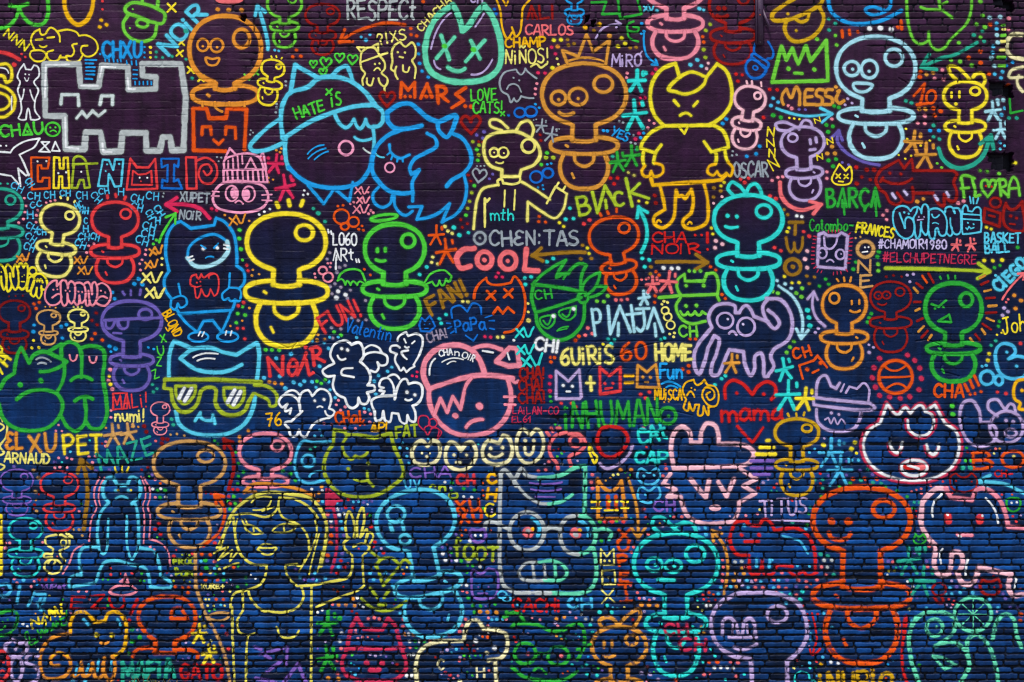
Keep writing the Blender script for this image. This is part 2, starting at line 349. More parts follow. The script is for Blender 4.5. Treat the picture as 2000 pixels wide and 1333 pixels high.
def stroke_line(tok, part):
    """returns list of (target, stroke)"""
    col, w, kind = PAL.get(tok[0]), float(tok[1]) / tile[2], tok[2]
    arg = tok[3:]
    res = []
    if kind in 'sclpfz':
        pc = [P2(t) for t in arg]; pts = [p for p, _ in pc]; cor = [c for _, c in pc]
        if kind == 's': path = smooth(pts, cor)
        elif kind == 'c': path = smooth(pts, cor, True)
        elif kind == 'l': path = np.array(pts)
        else: path = np.array(pts + [pts[0]])
        if kind == 'z': occupy(path); return res
        if kind in 'cp':
            if np.ptp(path[:, 0]) > 8: occupy(path)
        elif kind in 'sl' and len(path) > 5:
            ext = max(np.ptp(path[:, 0]), np.ptp(path[:, 1]))
            if ext > 22 and np.hypot(*(path[0] - path[-1])) < .5 * ext: occupy(path)
        res.append((None, (col, None if kind == 'f' else w, path)))
    elif kind == 't':
        a, b, h, txt = P2(arg[0])[0], P2(arg[1])[0], float(arg[2]) / tile[2], arg[3]
        for p in text_strokes(a, b, h, txt): res.append((None, (col, w * .88, p)))
    elif kind == 'a':
        pc = [P2(t)[0] for t in arg if t[0] != 'H']; hh = [float(t[1:]) for t in arg if t[0] == 'H']
        path = catmull(pc, False) if len(pc) > 2 else np.array(pc)
        res.append((None, (col, w, path)))
        hs = hh[0] / tile[2] if hh else 2.9 * w
        e = path[-1]; d = e - (path[-4] if len(path) > 6 else path[0]); d = d / np.hypot(*d)
        for s_ in (-1, 1):
            an = math.radians(180 + s_ * 33); q = np.array([d[0] * math.cos(an) - d[1] * math.sin(an), d[0] * math.sin(an) + d[1] * math.cos(an)])
            res.append((None, (col, w, np.array([e, e + q * hs]))))
    elif kind == 'd':
        for t in arg:
            p = P2(t)[0]; res.append((None, (col, w, np.array([p, (p[0] + .12 * w, p[1] + .1 * w)]))))
    elif kind in 'eE':
        for t in arg:
            a = [float(v) for v in t.split(',')]
            path = ell(tile[0] + a[0] / tile[2], tile[1] + a[1] / tile[2], a[2] / tile[2], a[3] / tile[2], a[4] if len(a) > 4 else 0)
            if kind == 'e' and a[2] / tile[2] > 5: occupy(path)
            res.append((None, (col, w if kind == 'e' else None, path)))
    elif kind in 'Xkxh':
        for t in arg:
            for p in items(kind, t): res.append((None, (col, w, p)))
    elif kind == 'P':
        a = [float(v) for v in ','.join(t for t in arg if t[0] not in 'mr').split(',')]
        rot = [float(t[1:]) for t in arg if t[0] == 'r']; z = tile[2]
        ds = dummy_strokes(tile[0] + a[0] / z, tile[1] + a[1] / z, *[v / z for v in a[2:10]], rot[0] if rot else 0, 'm' in arg)
        for nm in ('teat', 'shield', 'handle'):
            for k, p in enumerate(ds[nm]):
                ww = w * (.8 if (nm == 'teat' and k == 2) or (nm == 'handle' and k == 1) else 1)
                if isinstance(p, tuple): p, ww = p[1], w * .62
                res.append((None if nm == 'teat' or a[2] / z < 20 else nm, (col, ww, p)))
    return res

def load(data):
    global tile
    cur = None
    for raw in data.split('\n'):
        ln = raw.strip()
        if not ln or ln[0] == '#': continue
        if ln[0] == '@':
            t = ln[1:].split()
            tile = (0.0, 0.0, 1.0) if t[0] == 'S' else tuple(map(float, t[1:4])) if t[0] == 'Z' else (500.0 * int(t[0]), float(ROWY[int(t[1])]), 3.92)
        elif ln[0] == '.':
            t = ln[1:].split()
            for p in t[2:]: dots.append((PAL[t[0]], float(t[1]) / tile[2], P2(p)[0]))
        elif ln[0] == '>':
            n, _, l = ln[1:].partition('|'); parts.append(Part(n.strip(), l.strip())); cur = parts[-1]
        elif ln[0] == '-':
            cur.subs.append(Sub(ln[1:].strip()))
        elif ln[0] == '*':
            n, l, st = ln[1:].split('|'); tok = st.split()
            groups = [tok[:3] + [t] for t in tok[3:]] if tok[2] in 'Xkxh' else [tok]
            for g in groups:
                parts.append(Part(n.strip(), l.strip())); cur = parts[-1]; put(cur, stroke_line(g, cur))
        else:
            put(cur, stroke_line(ln.split(), cur))
def put(part, res):
    for target, st in res:
        if target is None: (part.subs[-1] if part.subs and part.subs[-1].name not in ('shield', 'handle') else part).strokes.append(st)
        else:
            s = [q for q in part.subs if q.name == target]
            if not s: part.subs.append(Sub(target)); s = part.subs[-1:]
            s[0].strokes.append(st)
# ------------------------------------------------------------------ the paintings, read off the wall
load('''
@ 0 0
> painted_cat_face | green line cat nose cut off by the top edge
G 30 s 75,40 140,48 210,28
G 30 s 148,55 125,130 70,195 0,215 -60,220
G 30 s 148,70 185,135 250,185 330,182 365,120 366,-40
> painted_tongue | amber U shaped loop at the top edge
AM 34 s 490,-40 500,70 540,150 600,190 660,160 705,70 718,-40
> painted_dummy | lime dummy tilted and half out of the top edge
LG 27 c 960,60 1010,22 1100,30 1200,65 1262,110 1245,178 1160,168 1040,122 968,95
LG 26 l 1088,-30 1092,25
LG 26 l 1210,-30 1206,60
- handle
LG 27 s 985,112 945,180 960,250 1030,308 1110,318 1180,280 1202,190
LG 22 e 1090,180,44,30,10
LG 16 d 1017,70 995,215
*painted_cross||Y 16 X 1315,60,38 1390,325,27 1378,408,27 1462,535,30 1540,600,26
*painted_cross||LG 16 X 1890,590,24 1958,555,24
*painted_word||SK 34 t 1295,420 1590,105 120 NOiR
> painted_cat | yellow cat lying asleep on the grey blocky beast
Y 15 s 460,320 455,270 420,225 385,212 350,260! 318,265 305,225! 262,250 238,310 262,375
Y 15 s 440,240 520,228 590,250 605,275! 660,270 730,310 750,370 720,420 660,432 622,395 630,355 670,350
Y 15 c 290,385 240,395 232,430 270,468 330,465 356,420 330,392
Y 15 s 408,385 362,405 370,450 410,470 450,455 465,425
Y 15 l 462,440 512,442
Y 15 s 590,335 555,345 570,390 550,430 508,430 520,465 600,470 632,428
- face
Y 15 l 275,305 325,300
Y 15 l 365,290 415,285
Y 13 s 305,350 330,362 358,352
*painted_zigzag||YO 15 t 30,270 195,395 62 NNN
> painted_letter | yellow and white bubble letter at the left edge
Y 26 s -30,500 0,495 50,490 85,520 85,612 50,630 30,585 0,578 -40,580
Y 26 s -40,640 0,655 60,680 112,740 102,840 40,892 -30,896
Y 22 s -30,705 0,710 55,735 78,790 40,832 -30,846
W 11 s 5,520 48,530 66,560
W 11 l 90,740 90,840
*painted_arrow||R 34 s -60,400 0,400 60,412 150,455
> painted_cat | thin white cat standing upright beside the grey blocky beast
W 13 s 185,490! 150,540 135,590 155,630 137,690 158,765 165,850 140,905! 165,918 200,915! 217,830 236,915! 270,918 305,905 270,850 270,770 295,690 262,628 300,580 290,510 262,500! 240,535! 200,532! 185,490
W 12 s 185,685 176,740 158,775
W 12 s 232,690 250,750 272,780
- face
W 14 d 195,568 224,572
W 10 s 190,595 207,622 222,597
*painted_word||G 24 t 5,1045 335,1020 85 CHΔU
> painted_face | small round green face beside green letters
G 18 e 405,990,55,52
G 16 d 385,975 425,975
G 12 s 385,1008 410,998 432,1010
> painted_beast | big silver blocky beast with battlement ears and zigzag mouth
SV 48 p 340,492 605,492 618,662 755,665 782,502 980,512 986,688 1192,682 1195,592 1092,582 1090,488 1385,490 1422,750 1405,1150 1318,1152 1305,1050 1245,1052 1225,1155 1122,1155 1118,1018 938,1018 926,1158 795,1165 770,1012 658,1012 648,1142 502,1140 495,890 348,886
W 15 l 345,745 352,500 530,495
W 15 l 622,655 750,658
W 15 l 765,590 782,512 885,516
W 15 l 978,600 986,682 1035,682
W 15 l 500,900 505,1130 600,1138
W 15 l 785,1100 792,1160 855,1165
- face
S2 26 l 467,795 474,726 598,724 604,808
S2 26 l 768,800 780,732 865,734 862,800
S2 24 l 588,905 630,855 665,900 710,850 755,890 805,850
*painted_word||B 29 t 785,435 1085,445 118 CHXU
> painted_dash
B 15 l 655,458 740,460
B 15 l 658,485 715,488
B 15 l 660,515 728,516
B 15 l 658,543 725,545
B 15 l 662,570 724,572
B 15 l 655,603 708,606
B 13 l 803,438 808,468
B 13 l 835,450 838,472
B 13 l 868,450 872,474
B 13 l 900,460 903,474
B 13 l 925,460 928,474
B 13 l 970,465 974,488
B 13 l 1008,470 1011,495
B 13 l 1043,465 1047,500
B 13 l 1022,535 1052,537
B 13 l 1022,570 1052,572
B 13 l 1018,603 1050,604
B 13 l 1035,625 1037,648
B 13 l 1068,625 1069,648
B 13 l 1098,625 1099,648
B 13 l 1130,625 1131,648
B 13 l 1160,625 1161,648
> painted_cat_head | orange-red square cat head below the orange dummy
OR 32 l 1728,1158 1485,1150 1480,832 1583,832 1603,905 1732,905 1742,832 1888,836 1872,1145
- face
OR 26 l 1547,1030 1550,970 1612,970 1618,1030
OR 26 l 1728,1030 1732,972 1802,976 1805,1060
OR 26 l 1635,1070 1675,1105 1710,1070
> painted_fish | white line creature at the left edge
W 15 s 305,1060 200,1080 110,1130 82,1168! 40,1165 -30,1162
W 15 s 305,1060 260,1130 200,1160 150,1185! 185,1250 222,1343
W 15 l -20,1330 90,1348 160,1428 140,1290 200,1345 224,1335
W 14 d 5,1115 48,1115
*painted_mark||W 13 p 318,1087 380,1087 300,1160 385,1165
*painted_mark||W 13 p 425,1085 398,1155 460,1157
> painted_letter | orange-red block letter C with dot eyes
OR 18 p 240,1205 380,1208 368,1290 320,1290 318,1265 290,1265 292,1390 325,1390 330,1362 380,1362 380,1442 245,1450
W 15 d 287,1235 355,1233
> painted_letter | yellow block letter H with dot eyes
Y 17 p 415,1205 455,1208 460,1290 488,1290 488,1210 520,1208 532,1440 480,1440 478,1352 455,1352 450,1440 412,1440
W 15 d 447,1325 507,1320
> painted_letter | olive arched letter A
OL 18 s 560,1270 570,1210 610,1195 655,1230 662,1262! 690,1435! 650,1440! 640,1378! 612,1378! 592,1440! 550,1440! 566,1270
OL 18 l 565,1258 745,1250
W 14 d 622,1315
> painted_letter | pale blue block letter N
SK 17 p 788,1222 835,1226 868,1302 882,1222 945,1222 928,1425 880,1430 835,1332 826,1425 752,1425
SK 16 d 820,1258 912,1255 810,1310
> painted_letter | pinkish red cat shaped letter M
R 19 p 1000,1215 1050,1282 1140,1282 1190,1215 1205,1446 970,1452
R 15 p 1020,1308 1060,1338 1120,1332 1160,1310 1165,1415 1010,1415
W 14 d 1070,1360 1128,1362
R 14 d 1080,1388
> painted_letter | blue block letter I
R_ 18 p 1235,1215 1370,1215 1365,1282 1335,1262 1332,1390 1365,1376 1395,1445 1240,1440 1245,1376 1282,1390 1285,1262 1240,1282
> painted_letter | red letter P with a spiral bowl
R 19 p 1425,1205 1500,1205 1506,1445 1432,1445
R 18 s 1508,1230 1580,1208 1650,1255 1662,1340 1620,1402 1560,1402 1522,1340 1545,1272 1600,1262 1620,1310 1585,1342 1560,1310
@ S
> painted_cat | pink cat face wearing a striped bobble hat with ears
PK 5 c 438,357 422,370 416,388 424,405 448,413 480,415 512,406 524,388 516,365 480,354
- hat
PK 4.6 s 438,331 439,313 460,303 485,300 506,307 516,331
PK 4.6 l 440,309 449,290 462,303
PK 4 p 479,330 490,309 501,330
PK 4.6 p 437,332 519,331 523,356 437,356
PK 4 l 444,334 446,355
PK 4 l 454,334 455,354
PK 4 l 464,334 465,354
PK 4 l 474,334 475,354
PK 4 l 484,334 485,354
PK 4 l 494,334 495,354
PK 4 l 504,334 506,354
PK 4 l 513,334 515,354
PK 3.6 l 446,314 446,330
PK 3.6 l 455,309 456,330
PK 3.6 l 464,305 466,330
PK 3.6 l 473,303 474,320
PK 4.6 l 508,308 514,296 520,330
- face
PK 3.5 e 453,378,12,15 486,379,12,15
PK 2 E 457,377,7,11 482,380,7,11
PK 3.4 s 460,396 467,392 475,398
PK 3 l 415,373 428,375
PK 3 l 413,383 428,383
PK 3 l 512,381 531,380
PK 3 l 512,391 531,392
*painted_dummy|orange dummy with round eyes and a mouth above the orange-red square cat|O 9.4 P 440,97,70,66,19,88,64,19,112,0
- face
O 5 e 396.5,88,11,12 423.5,89,12.5,13
O 5 d 396,90 424,92
O 5.4 c 402,113 415,115 428,114 424,125 413,128 405,124
O 5 l 395,198 396,208
O 5 s 420,200 422,211 434,218
O 5 l 448,200 448,206
O 5 l 477,200 478,208
@ 1 0
*painted_dummy|lime dummy cut by the top edge left of the dark red one|LG 22 P 218,30,132,105,36,172,108,38,332,85
*painted_dummy|dark red dummy on bare bricks near the top edge|DR 21 P 510,115,132,85,40,155,102,40,305,84
*painted_word||SV 24 t 700,150 1225,148 145 RESPECt
*painted_arrow||SK 30 a 92,380 75,250 12,45 H75
*painted_arrow||OR 27 a 1140,190 1000,175 850,210 730,260 640,320 H100
*painted_word||PY 14 t 1265,245 1500,10 58 CHACHA
*painted_word||LI 14 t 1640,18 1735,24 55 CH
> painted_cat_head | big mint cat head with crossed out eyes
MI 48 s 1505,35! 1395,120 1320,250 1295,400 1325,530 1430,605 1600,630 1760,605 1855,525 1878,380 1850,230 1800,110 1745,40! 1690,100 1620,205 1582,235! 1545,110 1505,35
- face
MI 31 l 1417,272 1480,455
MI 31 l 1520,287 1382,445
MI 31 l 1645,312 1714,450
MI 31 l 1750,310 1607,470
G 40 d 1442,352 1665,380
MI 31 s 1470,515 1540,545 1600,525
LI 15 s 1495,95 1400,205 1340,375
LI 15 s 1362,465 1380,510 1412,530
LI 15 s 1745,105 1710,160 1680,205
LI 15 s 1650,572 1740,550 1810,455
z 1 z 1505,35 1395,120 1295,400 1325,530 1430,605 1600,630 1855,525 1878,380 1745,40
> painted_doodle | amber dripping outline at the top edge
AM 17 s 1835,-20 1870,80 1880,180 1900,260 1925,300 1960,250
AM 17 s 1960,210 1990,280 2020,250 2035,150 2045,60 2095,0
AM 15 l 1890,0 1915,45 1930,10
*painted_word||PY 16 t 935,340 1155,295 78 ?!XS
> painted_cat | pale yellow sad cat wearing a cap
PY 17 s 800,470 810,400 860,365 910,370 945,422
PY 17 l 800,478 1005,405
PY 17 l 805,402 775,362 860,364
PY 17 l 880,360 935,335 936,390
PY 17 s 800,480 810,530 835,562 815,610 820,650
PY 17 s 945,425 985,480 985,530 962,558 1005,600 1005,640 985,668 987,712
PY 16 s 850,600 852,642 880,656 900,600
PY 16 s 938,600 952,640 985,665
- face
PY 17 d 910,490 945,486
PY 14 s 905,540 930,520 952,538
> painted_cat | pale yellow cat standing with arms down beside the sad cat
PY 17 s 1060,548 1035,530 1045,470 1040,400 1060,350 1105,320! 1135,355 1160,350! 1195,325 1222,370 1215,440 1195,460 1222,520 1215,600
PY 17 s 1085,605 1065,560 1075,510
PY 16 s 1125,500 1130,545 1160,552 1175,515
- face
PY 17 d 1085,400 1140,402
PY 15 l 1100,435 1125,442
*painted_heart||G 16 h 440,490,30 535,480,46 515,550,32 640,440,40 740,455,42
*painted_dummy|small yellow dummy leaning left with dashes above|Y 18 P 130,525,90,68,28,122,95,36,285,76 r11
Y 14 l 117,430 122,440
Y 14 l 155,430 158,440
Y 14 l 200,442 195,450
> painted_cat | big sky blue cat in a cap kissing the smaller blue cat
SK 36 s 205,1055 190,900 210,790 255,715 400,665 470,605 600,590 720,620 830,700 910,800
SK 36 l 265,712 300,498 480,600
SK 32 s 580,582 640,525 695,510 722,560 738,612
SK 30 s 895,975 905,1080 895,1180
SK 36 s 225,1050 225,1180 250,1290
B 36 s 895,1180 870,1290 800,1390 700,1430 560,1438 420,1410 320,1350 250,1280
B 24 l 400,1420 520,1560 600,1445 715,1540 742,1395
- cap
SK 34 s 225,1050 400,940 600,858 760,815 905,802
SK 32 s 905,805 965,850 972,920 940,965 900,970
SK 30 s 600,868 640,945 690,978 725,955 750,912! 775,970 800,985 825,955 840,915! 862,965 900,970
SK 34 s 170,920 80,985 0,1060 -45,1120 -25,1152 50,1155 130,1130 215,1090
- face
PK 20 e 690,1133,54,54
SK 24 s 755,1050 810,1076 885,1062
S2 14 s 822,1135 850,1160 886,1178
B 13 s 395,1180 450,1130 520,1110
B 13 s 400,1215 460,1165 535,1135
B 13 s 448,1222 500,1182 552,1160
z 1 z 225,1050 190,900 250,710 480,600 600,590 720,620 910,800 965,850 905,1080 870,1290 700,1430 420,1410 250,1280
*painted_word||G 18 t 310,910 530,845 82 HATE
*painted_word||G 18 t 585,812 660,800 100 iS
*painted_cross||G 16 X 560,705,26
> painted_cat | blue long haired cat being kissed by the bigger cat
B 38 s 1005,862 1090,805 1180,795 1260,855 1330,912 1400,935! 1530,885 1500,1000 1460,1050 1400,1000 1392,935
B 36 s 1005,862 1012,930 1060,980 1120,990 1270,962
B 36 s 1120,990 1000,1045 910,1150 890,1300 930,1380 1010,1455 1110,1482 1200,1475
B 30 s 1310,1020 1372,1060 1382,1120 1300,1170 1212,1220 1178,1290 1190,1335! 1250,1300! 1200,1390 1200,1480 1200,1540
B 34 s 1500,1020 1580,1060 1640,1160 1645,1250 1590,1325 1500,1380 1462,1425
B 26 s 1590,1330 1612,1440 1590,1560 1530,1640 1425,1700! 1482,1560! 1400,1630 1320,1665 1232,1680! 1270,1580! 1170,1585
B 24 s 940,1432 895,1490 910,1555 970,1588 1030,1555 1042,1500
B 24 s 1058,1500 1065,1580 1110,1635 1150,1648 1200,1615
- face
B 22 s 1022,1108 1030,1160 1070,1200 1110,1212 1175,1185
B 16 l 1005,1185 1030,1165
B 16 l 1035,1220 1045,1192
B 16 l 1080,1240 1085,1210
B 16 l 1125,1238 1122,1212
PK 15 e 1025,1283,37,37
SK 14 s 920,1180 945,1200 980,1206
z 1 z 1005,862 1180,795 1400,935 1530,885 1500,1020 1640,1160 1600,1440 1530,1640 1232,1680 1058,1500 910,1400 890,1300 910,1150
*painted_heart||DR 22 h 1005,755,62
*painted_heart||DR 24 h 1645,950,78
*painted_word||OR 29 l 1108,745 1115,632 1165,692 1215,632 1216,745
OR 29 l 1262,752 1310,642 1346,742
OR 29 l 1385,660 1396,792
OR 29 s 1380,662 1440,668 1456,700 1430,725 1392,732
OR 29 l 1415,730 1472,778
OR 29 l 1605,672 1530,722 1588,770 1500,826
OR 28 d 1140,738 1180,738 1302,738 1600,812 1645,815
*painted_word||G 16 t 1648,775 1845,765 88 LOVE
*painted_word||G 16 t 1665,865 1895,862 85 CATS!
*painted_cross||G 14 X 1888,872,18
*painted_star||HP 25 k 150,1255,72
*painted_star||HP 26 k 225,1435,95
@ 2 0
*painted_word||DR 23 t 115,145 340,140 105 ^LI
*painted_word||SA 18 t 105,265 470,270 76 CARLOS
@ S
*painted_word||AM 4.4 t 988,93 1066,90 18 CHAMP
*painted_word||PY 4 t 988,125 1074,122 27 NiÑOS!
PY 4 s 1037,130 1048,125 1056,132 1068,125
> painted_beast | grey outline beast with spiky back
GR 4.4 s 1008,136! 1018,146 1026,134! 1034,143 1048,153
GR 4.4 s 1005,136 985,142 976,160 980,178 992,186 998,200 1004,192! 1010,198 1018,188! 1028,191 1042,192
GR 3.6 s 990,174 994,167 1002,164 1012,168 1018,180
GR 4.5 d 1003,152 1014,157
*painted_word||GR 5 t 1434,346 1500,344 28 OSCAR
@ 2 0
*painted_dummy|small blue dummy hanging from the top edge|B 18 P 478,-60,85,88,23,153,74,27,250,55
> painted_letter | green block letters cut by the top edge
GG 21 l 610,18 720,14 690,108 825,104 808,-20
GG 21 l 820,106 832,140 990,108 958,-20
> painted_mark | green curled S under the block letters
GG 18 s 930,165 890,182 884,228 960,242 970,215 930,206
GG 18 s 886,240 902,290 965,318
*painted_mark||SK 13 x 1050,60,40
*painted_arrow||LI 16 a 640,295 690,220 760,188 835,182
*painted_arrow||B 16 a 1010,250 1010,340 1035,430 1115,497
*painted_word||LI 17 t 765,505 990,505 88 MiRO
LI 13 l 985,405 995,395
*painted_dummy|big tan dummy with a crown and goggling eyes|OT 34 P 552,722,322,236,90,392,258,66,725,186
- face
OT 26 e 355,750,56,52 505,740,70,64
OT 26 d 357,763 505,755
OT 26 s 362,862 410,882 470,866
- crown
OT 24 l 425,492 385,388 508,432 570,265 622,395 745,312 718,490
OT 18 s 440,465 570,442 700,470
OT 32 d 745,272 560,208
*painted_infinity||R_ 20 e 60,862,42,36 145,855,45,38
*painted_infinity||R_ 20 e 185,1355,46,44 275,1325,40,36
*painted_star||GR 16 k 225,965,52,8 300,1030,58,14
GR 11 d 165,920 185,915 335,990 360,988
*painted_word||B 15 t 755,1035 880,1090 68 YES
> painted_cat_boy | yellow scowling cat boy in a shirt and amber trousers
YO 30 s 1160,962 1090,880 1058,750 1080,620 1150,530 1250,485! 1282,592!
YO 30 s 1495,582! 1570,488! 1640,545 1682,680 1672,800 1600,900 1510,958
YO 28 l 1150,964 1545,958
YO 26 s 1008,1160 1000,1220 1015,1270
YO 26 s 1100,1170 1084,1230 1092,1250
AM 22 s 1018,1268 993,1310 1010,1348 1050,1348 1065,1312! 1085,1350 1120,1348 1155,1320 1150,1270 1098,1250
YO 26 s 1555,1160 1565,1210 1555,1255
YO 26 s 1630,1150 1640,1210 1655,1240
AM 22 s 1558,1255 1508,1275 1498,1320 1540,1342 1570,1312! 1600,1348 1640,1325! 1670,1348 1690,1290 1652,1240
- shirt
YO 27 s 1155,966 1070,1010 1000,1090 985,1135! 1095,1172! 1142,1110
YO 27 s 1545,960 1612,1000 1650,1080 1656,1130! 1525,1162! 1470,1085
YO 20 l 1280,972 1320,1025 1345,968
- hair
YO 28 c 1198,685 1285,590 1370,552 1490,590! 1468,645 1400,700 1320,720 1260,705
- face
YO 24 l 1242,770 1276,810
YO 24 l 1420,778 1390,812
YO 24 s 1287,885 1330,866 1370,885
- trousers
AM 30 l 1065,1368 1078,1418 1500,1388 1600,1378 1640,1340
AM 26 s 1130,1420 1155,1513 1170,1603! 1088,1662 1090,1713 1150,1745 1230,1683 1250,1543 1256,1458! 1275,1503 1300,1497 1325,1518 1345,1492 1372,1453!
AM 26 s 1372,1453 1388,1540 1370,1633! 1308,1695 1325,1740 1390,1752 1488,1703 1498,1543 1470,1403
AM 16 s 1105,1710 1120,1685 1140,1700
AM 16 s 1345,1715 1360,1700 1375,1712
z 1 z 1160,962 1058,750 1150,530 1250,485 1570,488 1682,680 1600,900 1656,1130 1680,1340 1498,1543 1390,1752 1090,1713 993,1310 985,1135
*painted_star||CY 31 k 955,622,80,3 940,880,112,-3
*painted_dummy|pale pink dummy leaning left beside the scowling cat boy|PP 24 P 1822,758,118,98,42,192,112,48,386,96 r8
PP 18 l 1795,620 1800,640
PP 18 l 1836,622 1838,645
PP 18 l 1906,632 1910,660
*painted_dummy|big pink dummy hanging from the top edge|SP 36 P 1250,-110,235,175,68,290,212,64,562,178
*painted_dummy|dark red dummy beside the steel bracket|DR 26 P 1690,40,180,140,56,232,172,58,452,146
- face
DR 36 d 1580,60 1625,60
DR 28 s 1570,120 1610,135 1650,118
> painted_dummy | blue dummy lying tilted beside the steel bracket
R_ 22 c 1800,560 1790,500 1832,452 1900,490 1945,530 1905,590 1840,598
R_ 20 c 1832,432 1880,470 1945,525 1965,490 1900,440 1845,410
R_ 18 s 1865,330 1852,390 1880,425
R_ 18 s 1960,320 1985,360 2000,400 1990,445 1955,450
R_ 14 e 1862,520,20,16,30
*painted_star||GG 24 k 810,1240,75 915,1195,78
@ 3 0
> painted_dummy | amber dummy tilted and cut by the top edge left of the blue face
AD 32 s 140,152 128,230 168,300 240,318 340,280 410,200 425,120 395,60
AD 32 s 200,-10 110,45 35,105 38,150 150,152 260,112 360,62 410,20 420,-20
AD 26 s 215,150 250,168 300,150 315,95
AD 22 d 150,105 215,235
> painted_face | blue round face at the top edge
B 32 s 455,-30 480,80 540,140 640,180 760,180 880,152 1020,82
B 26 s 880,75 800,52 745,72 780,110 860,105 930,60 940,-10
> painted_cat_head | lime cat head on bare bricks at the top edge
LG 22 s 1060,-20 1065,100 1085,230 1120,312 1170,338 1230,312! 1230,245! 1240,330 1290,382 1350,366 1390,312 1440,260 1520,180 1555,80 1560,-20
LG 22 l 1170,55 1212,72 1320,76 1305,-10
LG 22 l 1330,75 1410,135
LG 20 l 1320,40 1370,15
> painted_crown | lime crown shaped box with a dull face
LG 32 p 32,630 102,355 140,460 185,372 230,490 290,355 325,470 445,312 458,618
- face
LG 34 d 155,525 352,530
LG 28 l 202,560 260,563
*painted_word||OT 27 s 118,800 106,740 142,682! 165,740 185,742! 215,668 240,705 240,800
OT 27 s 342,688 292,690 280,742 282,800! 362,800
OT 27 l 285,745 336,740
OT 27 s 422,690 378,690 370,728 412,752 410,798 368,803
OT 27 s 492,687 448,690 440,730 486,752 490,796 430,800
OT 27 s 532,700 545,692 520,760 545,792 580,772
OT 30 d 518,665
*painted_arrow||SK 24 a 65,830 180,870 300,890 490,872 H100
*painted_dummy|biggest pale blue dummy with a wide grin at the right|PB 35 P 825,522,304,242,106,365,288,62,695,206
- face
PB 26 e 640,525,58,54 775,530,62,68
PB 24 d 645,530 772,545
PB 24 c 652,645 725,638 798,652 770,690 720,705 670,690
*painted_word||OR 22 l 1115,735 1200,640 1165,800
OR 22 l 1140,802 1230,790
OR 20 e 1248,742,36,50,12
> painted_dash
OR 24 l 566,235 570,285
OR 24 l 622,230 626,265
OR 24 l 686,240 690,245
OR 24 l 1018,160 1024,225
OR 22 l 990,205 996,212
> painted_lips | coral patch at the top edge
@ 0 0
SA 20 E 1755,-8,110,40
@ 3 0
*painted_arrow||TE 28 a 1600,325 1430,420 1330,445 1170,515 H120
*painted_dummy|yellow dummy with a bow beside the hole in the wall|Y 27 P 1510,735,165,112,50,232,155,48,470,126
Y 26 s 1450,618 1395,560 1385,510 1440,512 1500,560 1545,612
Y 26 s 1570,590 1590,568 1640,565 1662,620 1642,655
- face
Y 18 l 1405,708 1405,745
Y 18 l 1465,700 1465,745
Y 22 d 1437,795
*painted_arrow||TE 36 a 1305,1135 1340,1222 1430,1285 1540,1275 1640,1200 1705,1040 H100
*painted_star||PB 24 k 1722,850,72 1780,995,70
*painted_star||OT 26 k 1110,1090,84 1205,1190,98
*painted_arrow||PU 24 a 850,1265 720,1235 600,1170 530,1080 540,1000 H80
*painted_dummy|lilac dummy with a bow facing right|LI 26 P 265,1090,165,118,54,232,142,44,445,122 m r-3
LI 24 s 165,1005 75,990 60,950 120,935 200,965 238,990
LI 24 s 240,978 275,922 320,930 340,978
- face
LI 24 l 320,1070 326,1102
LI 24 l 365,1055 370,1090
LI 24 l 320,1148 360,1142
> painted_dash
LG 19 l 1790,192 1825,190
PY 19 l 1795,226 1825,224
LG 22 l 1785,272 1825,268
PY 22 l 1785,317 1825,314
PY 22 l 1780,385 1825,383
LG 24 l 1760,440 1815,440
LG 24 l 1768,505 1815,506
*painted_zigzag||Y 13 t -5,1045 55,1045 70 N
*painted_zigzag||Y 13 t -5,1130 55,1118 60 N
*painted_zigzag||Y 13 t 5,1205 60,1205 65 N
*painted_zigzag||Y 13 t 40,1310 95,1280 90 N
*painted_zigzag||Y 12 t 360,945 410,930 38 N
*painted_zigzag||Y 12 t 452,1105 505,1095 45 N
*painted_zigzag||Y 12 t 380,1225 425,1215 40 N
> painted_figure | cream round outlines on the recessed wall
CR 32 s 1990,240 1910,240 1868,310 1890,400 1990,432
CR 24 s 1990,490 1900,520 1885,568 1990,570
CR 24 s 1960,560 1950,620 1990,680
*painted_letter||GG 20 l 1890,740 1897,848 1990,828
@ 3 1
> painted_cat | dark red cat walking with lilac claws and a wide grin
DR 24 s 860,10 825,80 850,150 900,190 930,250 990,272 1022,242 988,182! 1050,252 1100,252 1112,180 1102,140
DR 24 l 1110,185 1260,185
DR 24 s 1260,185 1300,260 1342,282 1345,195! 1400,250 1432,240 1442,170 1420,100 1445,40 1420,15! 1110,12! 1100,-75! 1040,-5! 1000,-68! 860,10
- face
DR 22 s 868,78 950,112 1050,105 1100,75
DR 22 l 860,95 880,65
DR 24 d 930,30 1015,38
- claw
LP 22 l 950,190 975,225
LP 22 l 1040,170 1062,195
LP 22 l 1275,205 1296,235
LP 22 l 1365,180 1382,208
> painted_cat_head | small yellow cat head with crossed eyes
Y 14 s 505,30 545,-38! 575,-5 592,15! 628,-18 642,50 630,105 580,122 510,112 488,80 505,30
Y 12 X 537,55,20 597,58,18
Y 13 l 540,95 575,98
*painted_word||GG 27 t 450,292 855,290 138 B^RÇ^
GG 20 l 578,260 584,348
GG 20 l 822,265 830,360
*painted_arrow||SA 32 a 90,105 100,200 150,272 250,315 405,272 H90
*painted_word||LG 22 s 1475,85 1500,50 1580,72
LG 22 s 1482,80 1490,140 1500,215
LG 22 l 1475,150 1535,145
LG 22 s 1562,75 1585,180 1582,210 1622,200
LG 22 s 1680,215 1632,140 1642,90 1675,88 1690,135! 1710,88 1740,92 1735,140 1680,215
LG 22 l 1770,80 1782,205
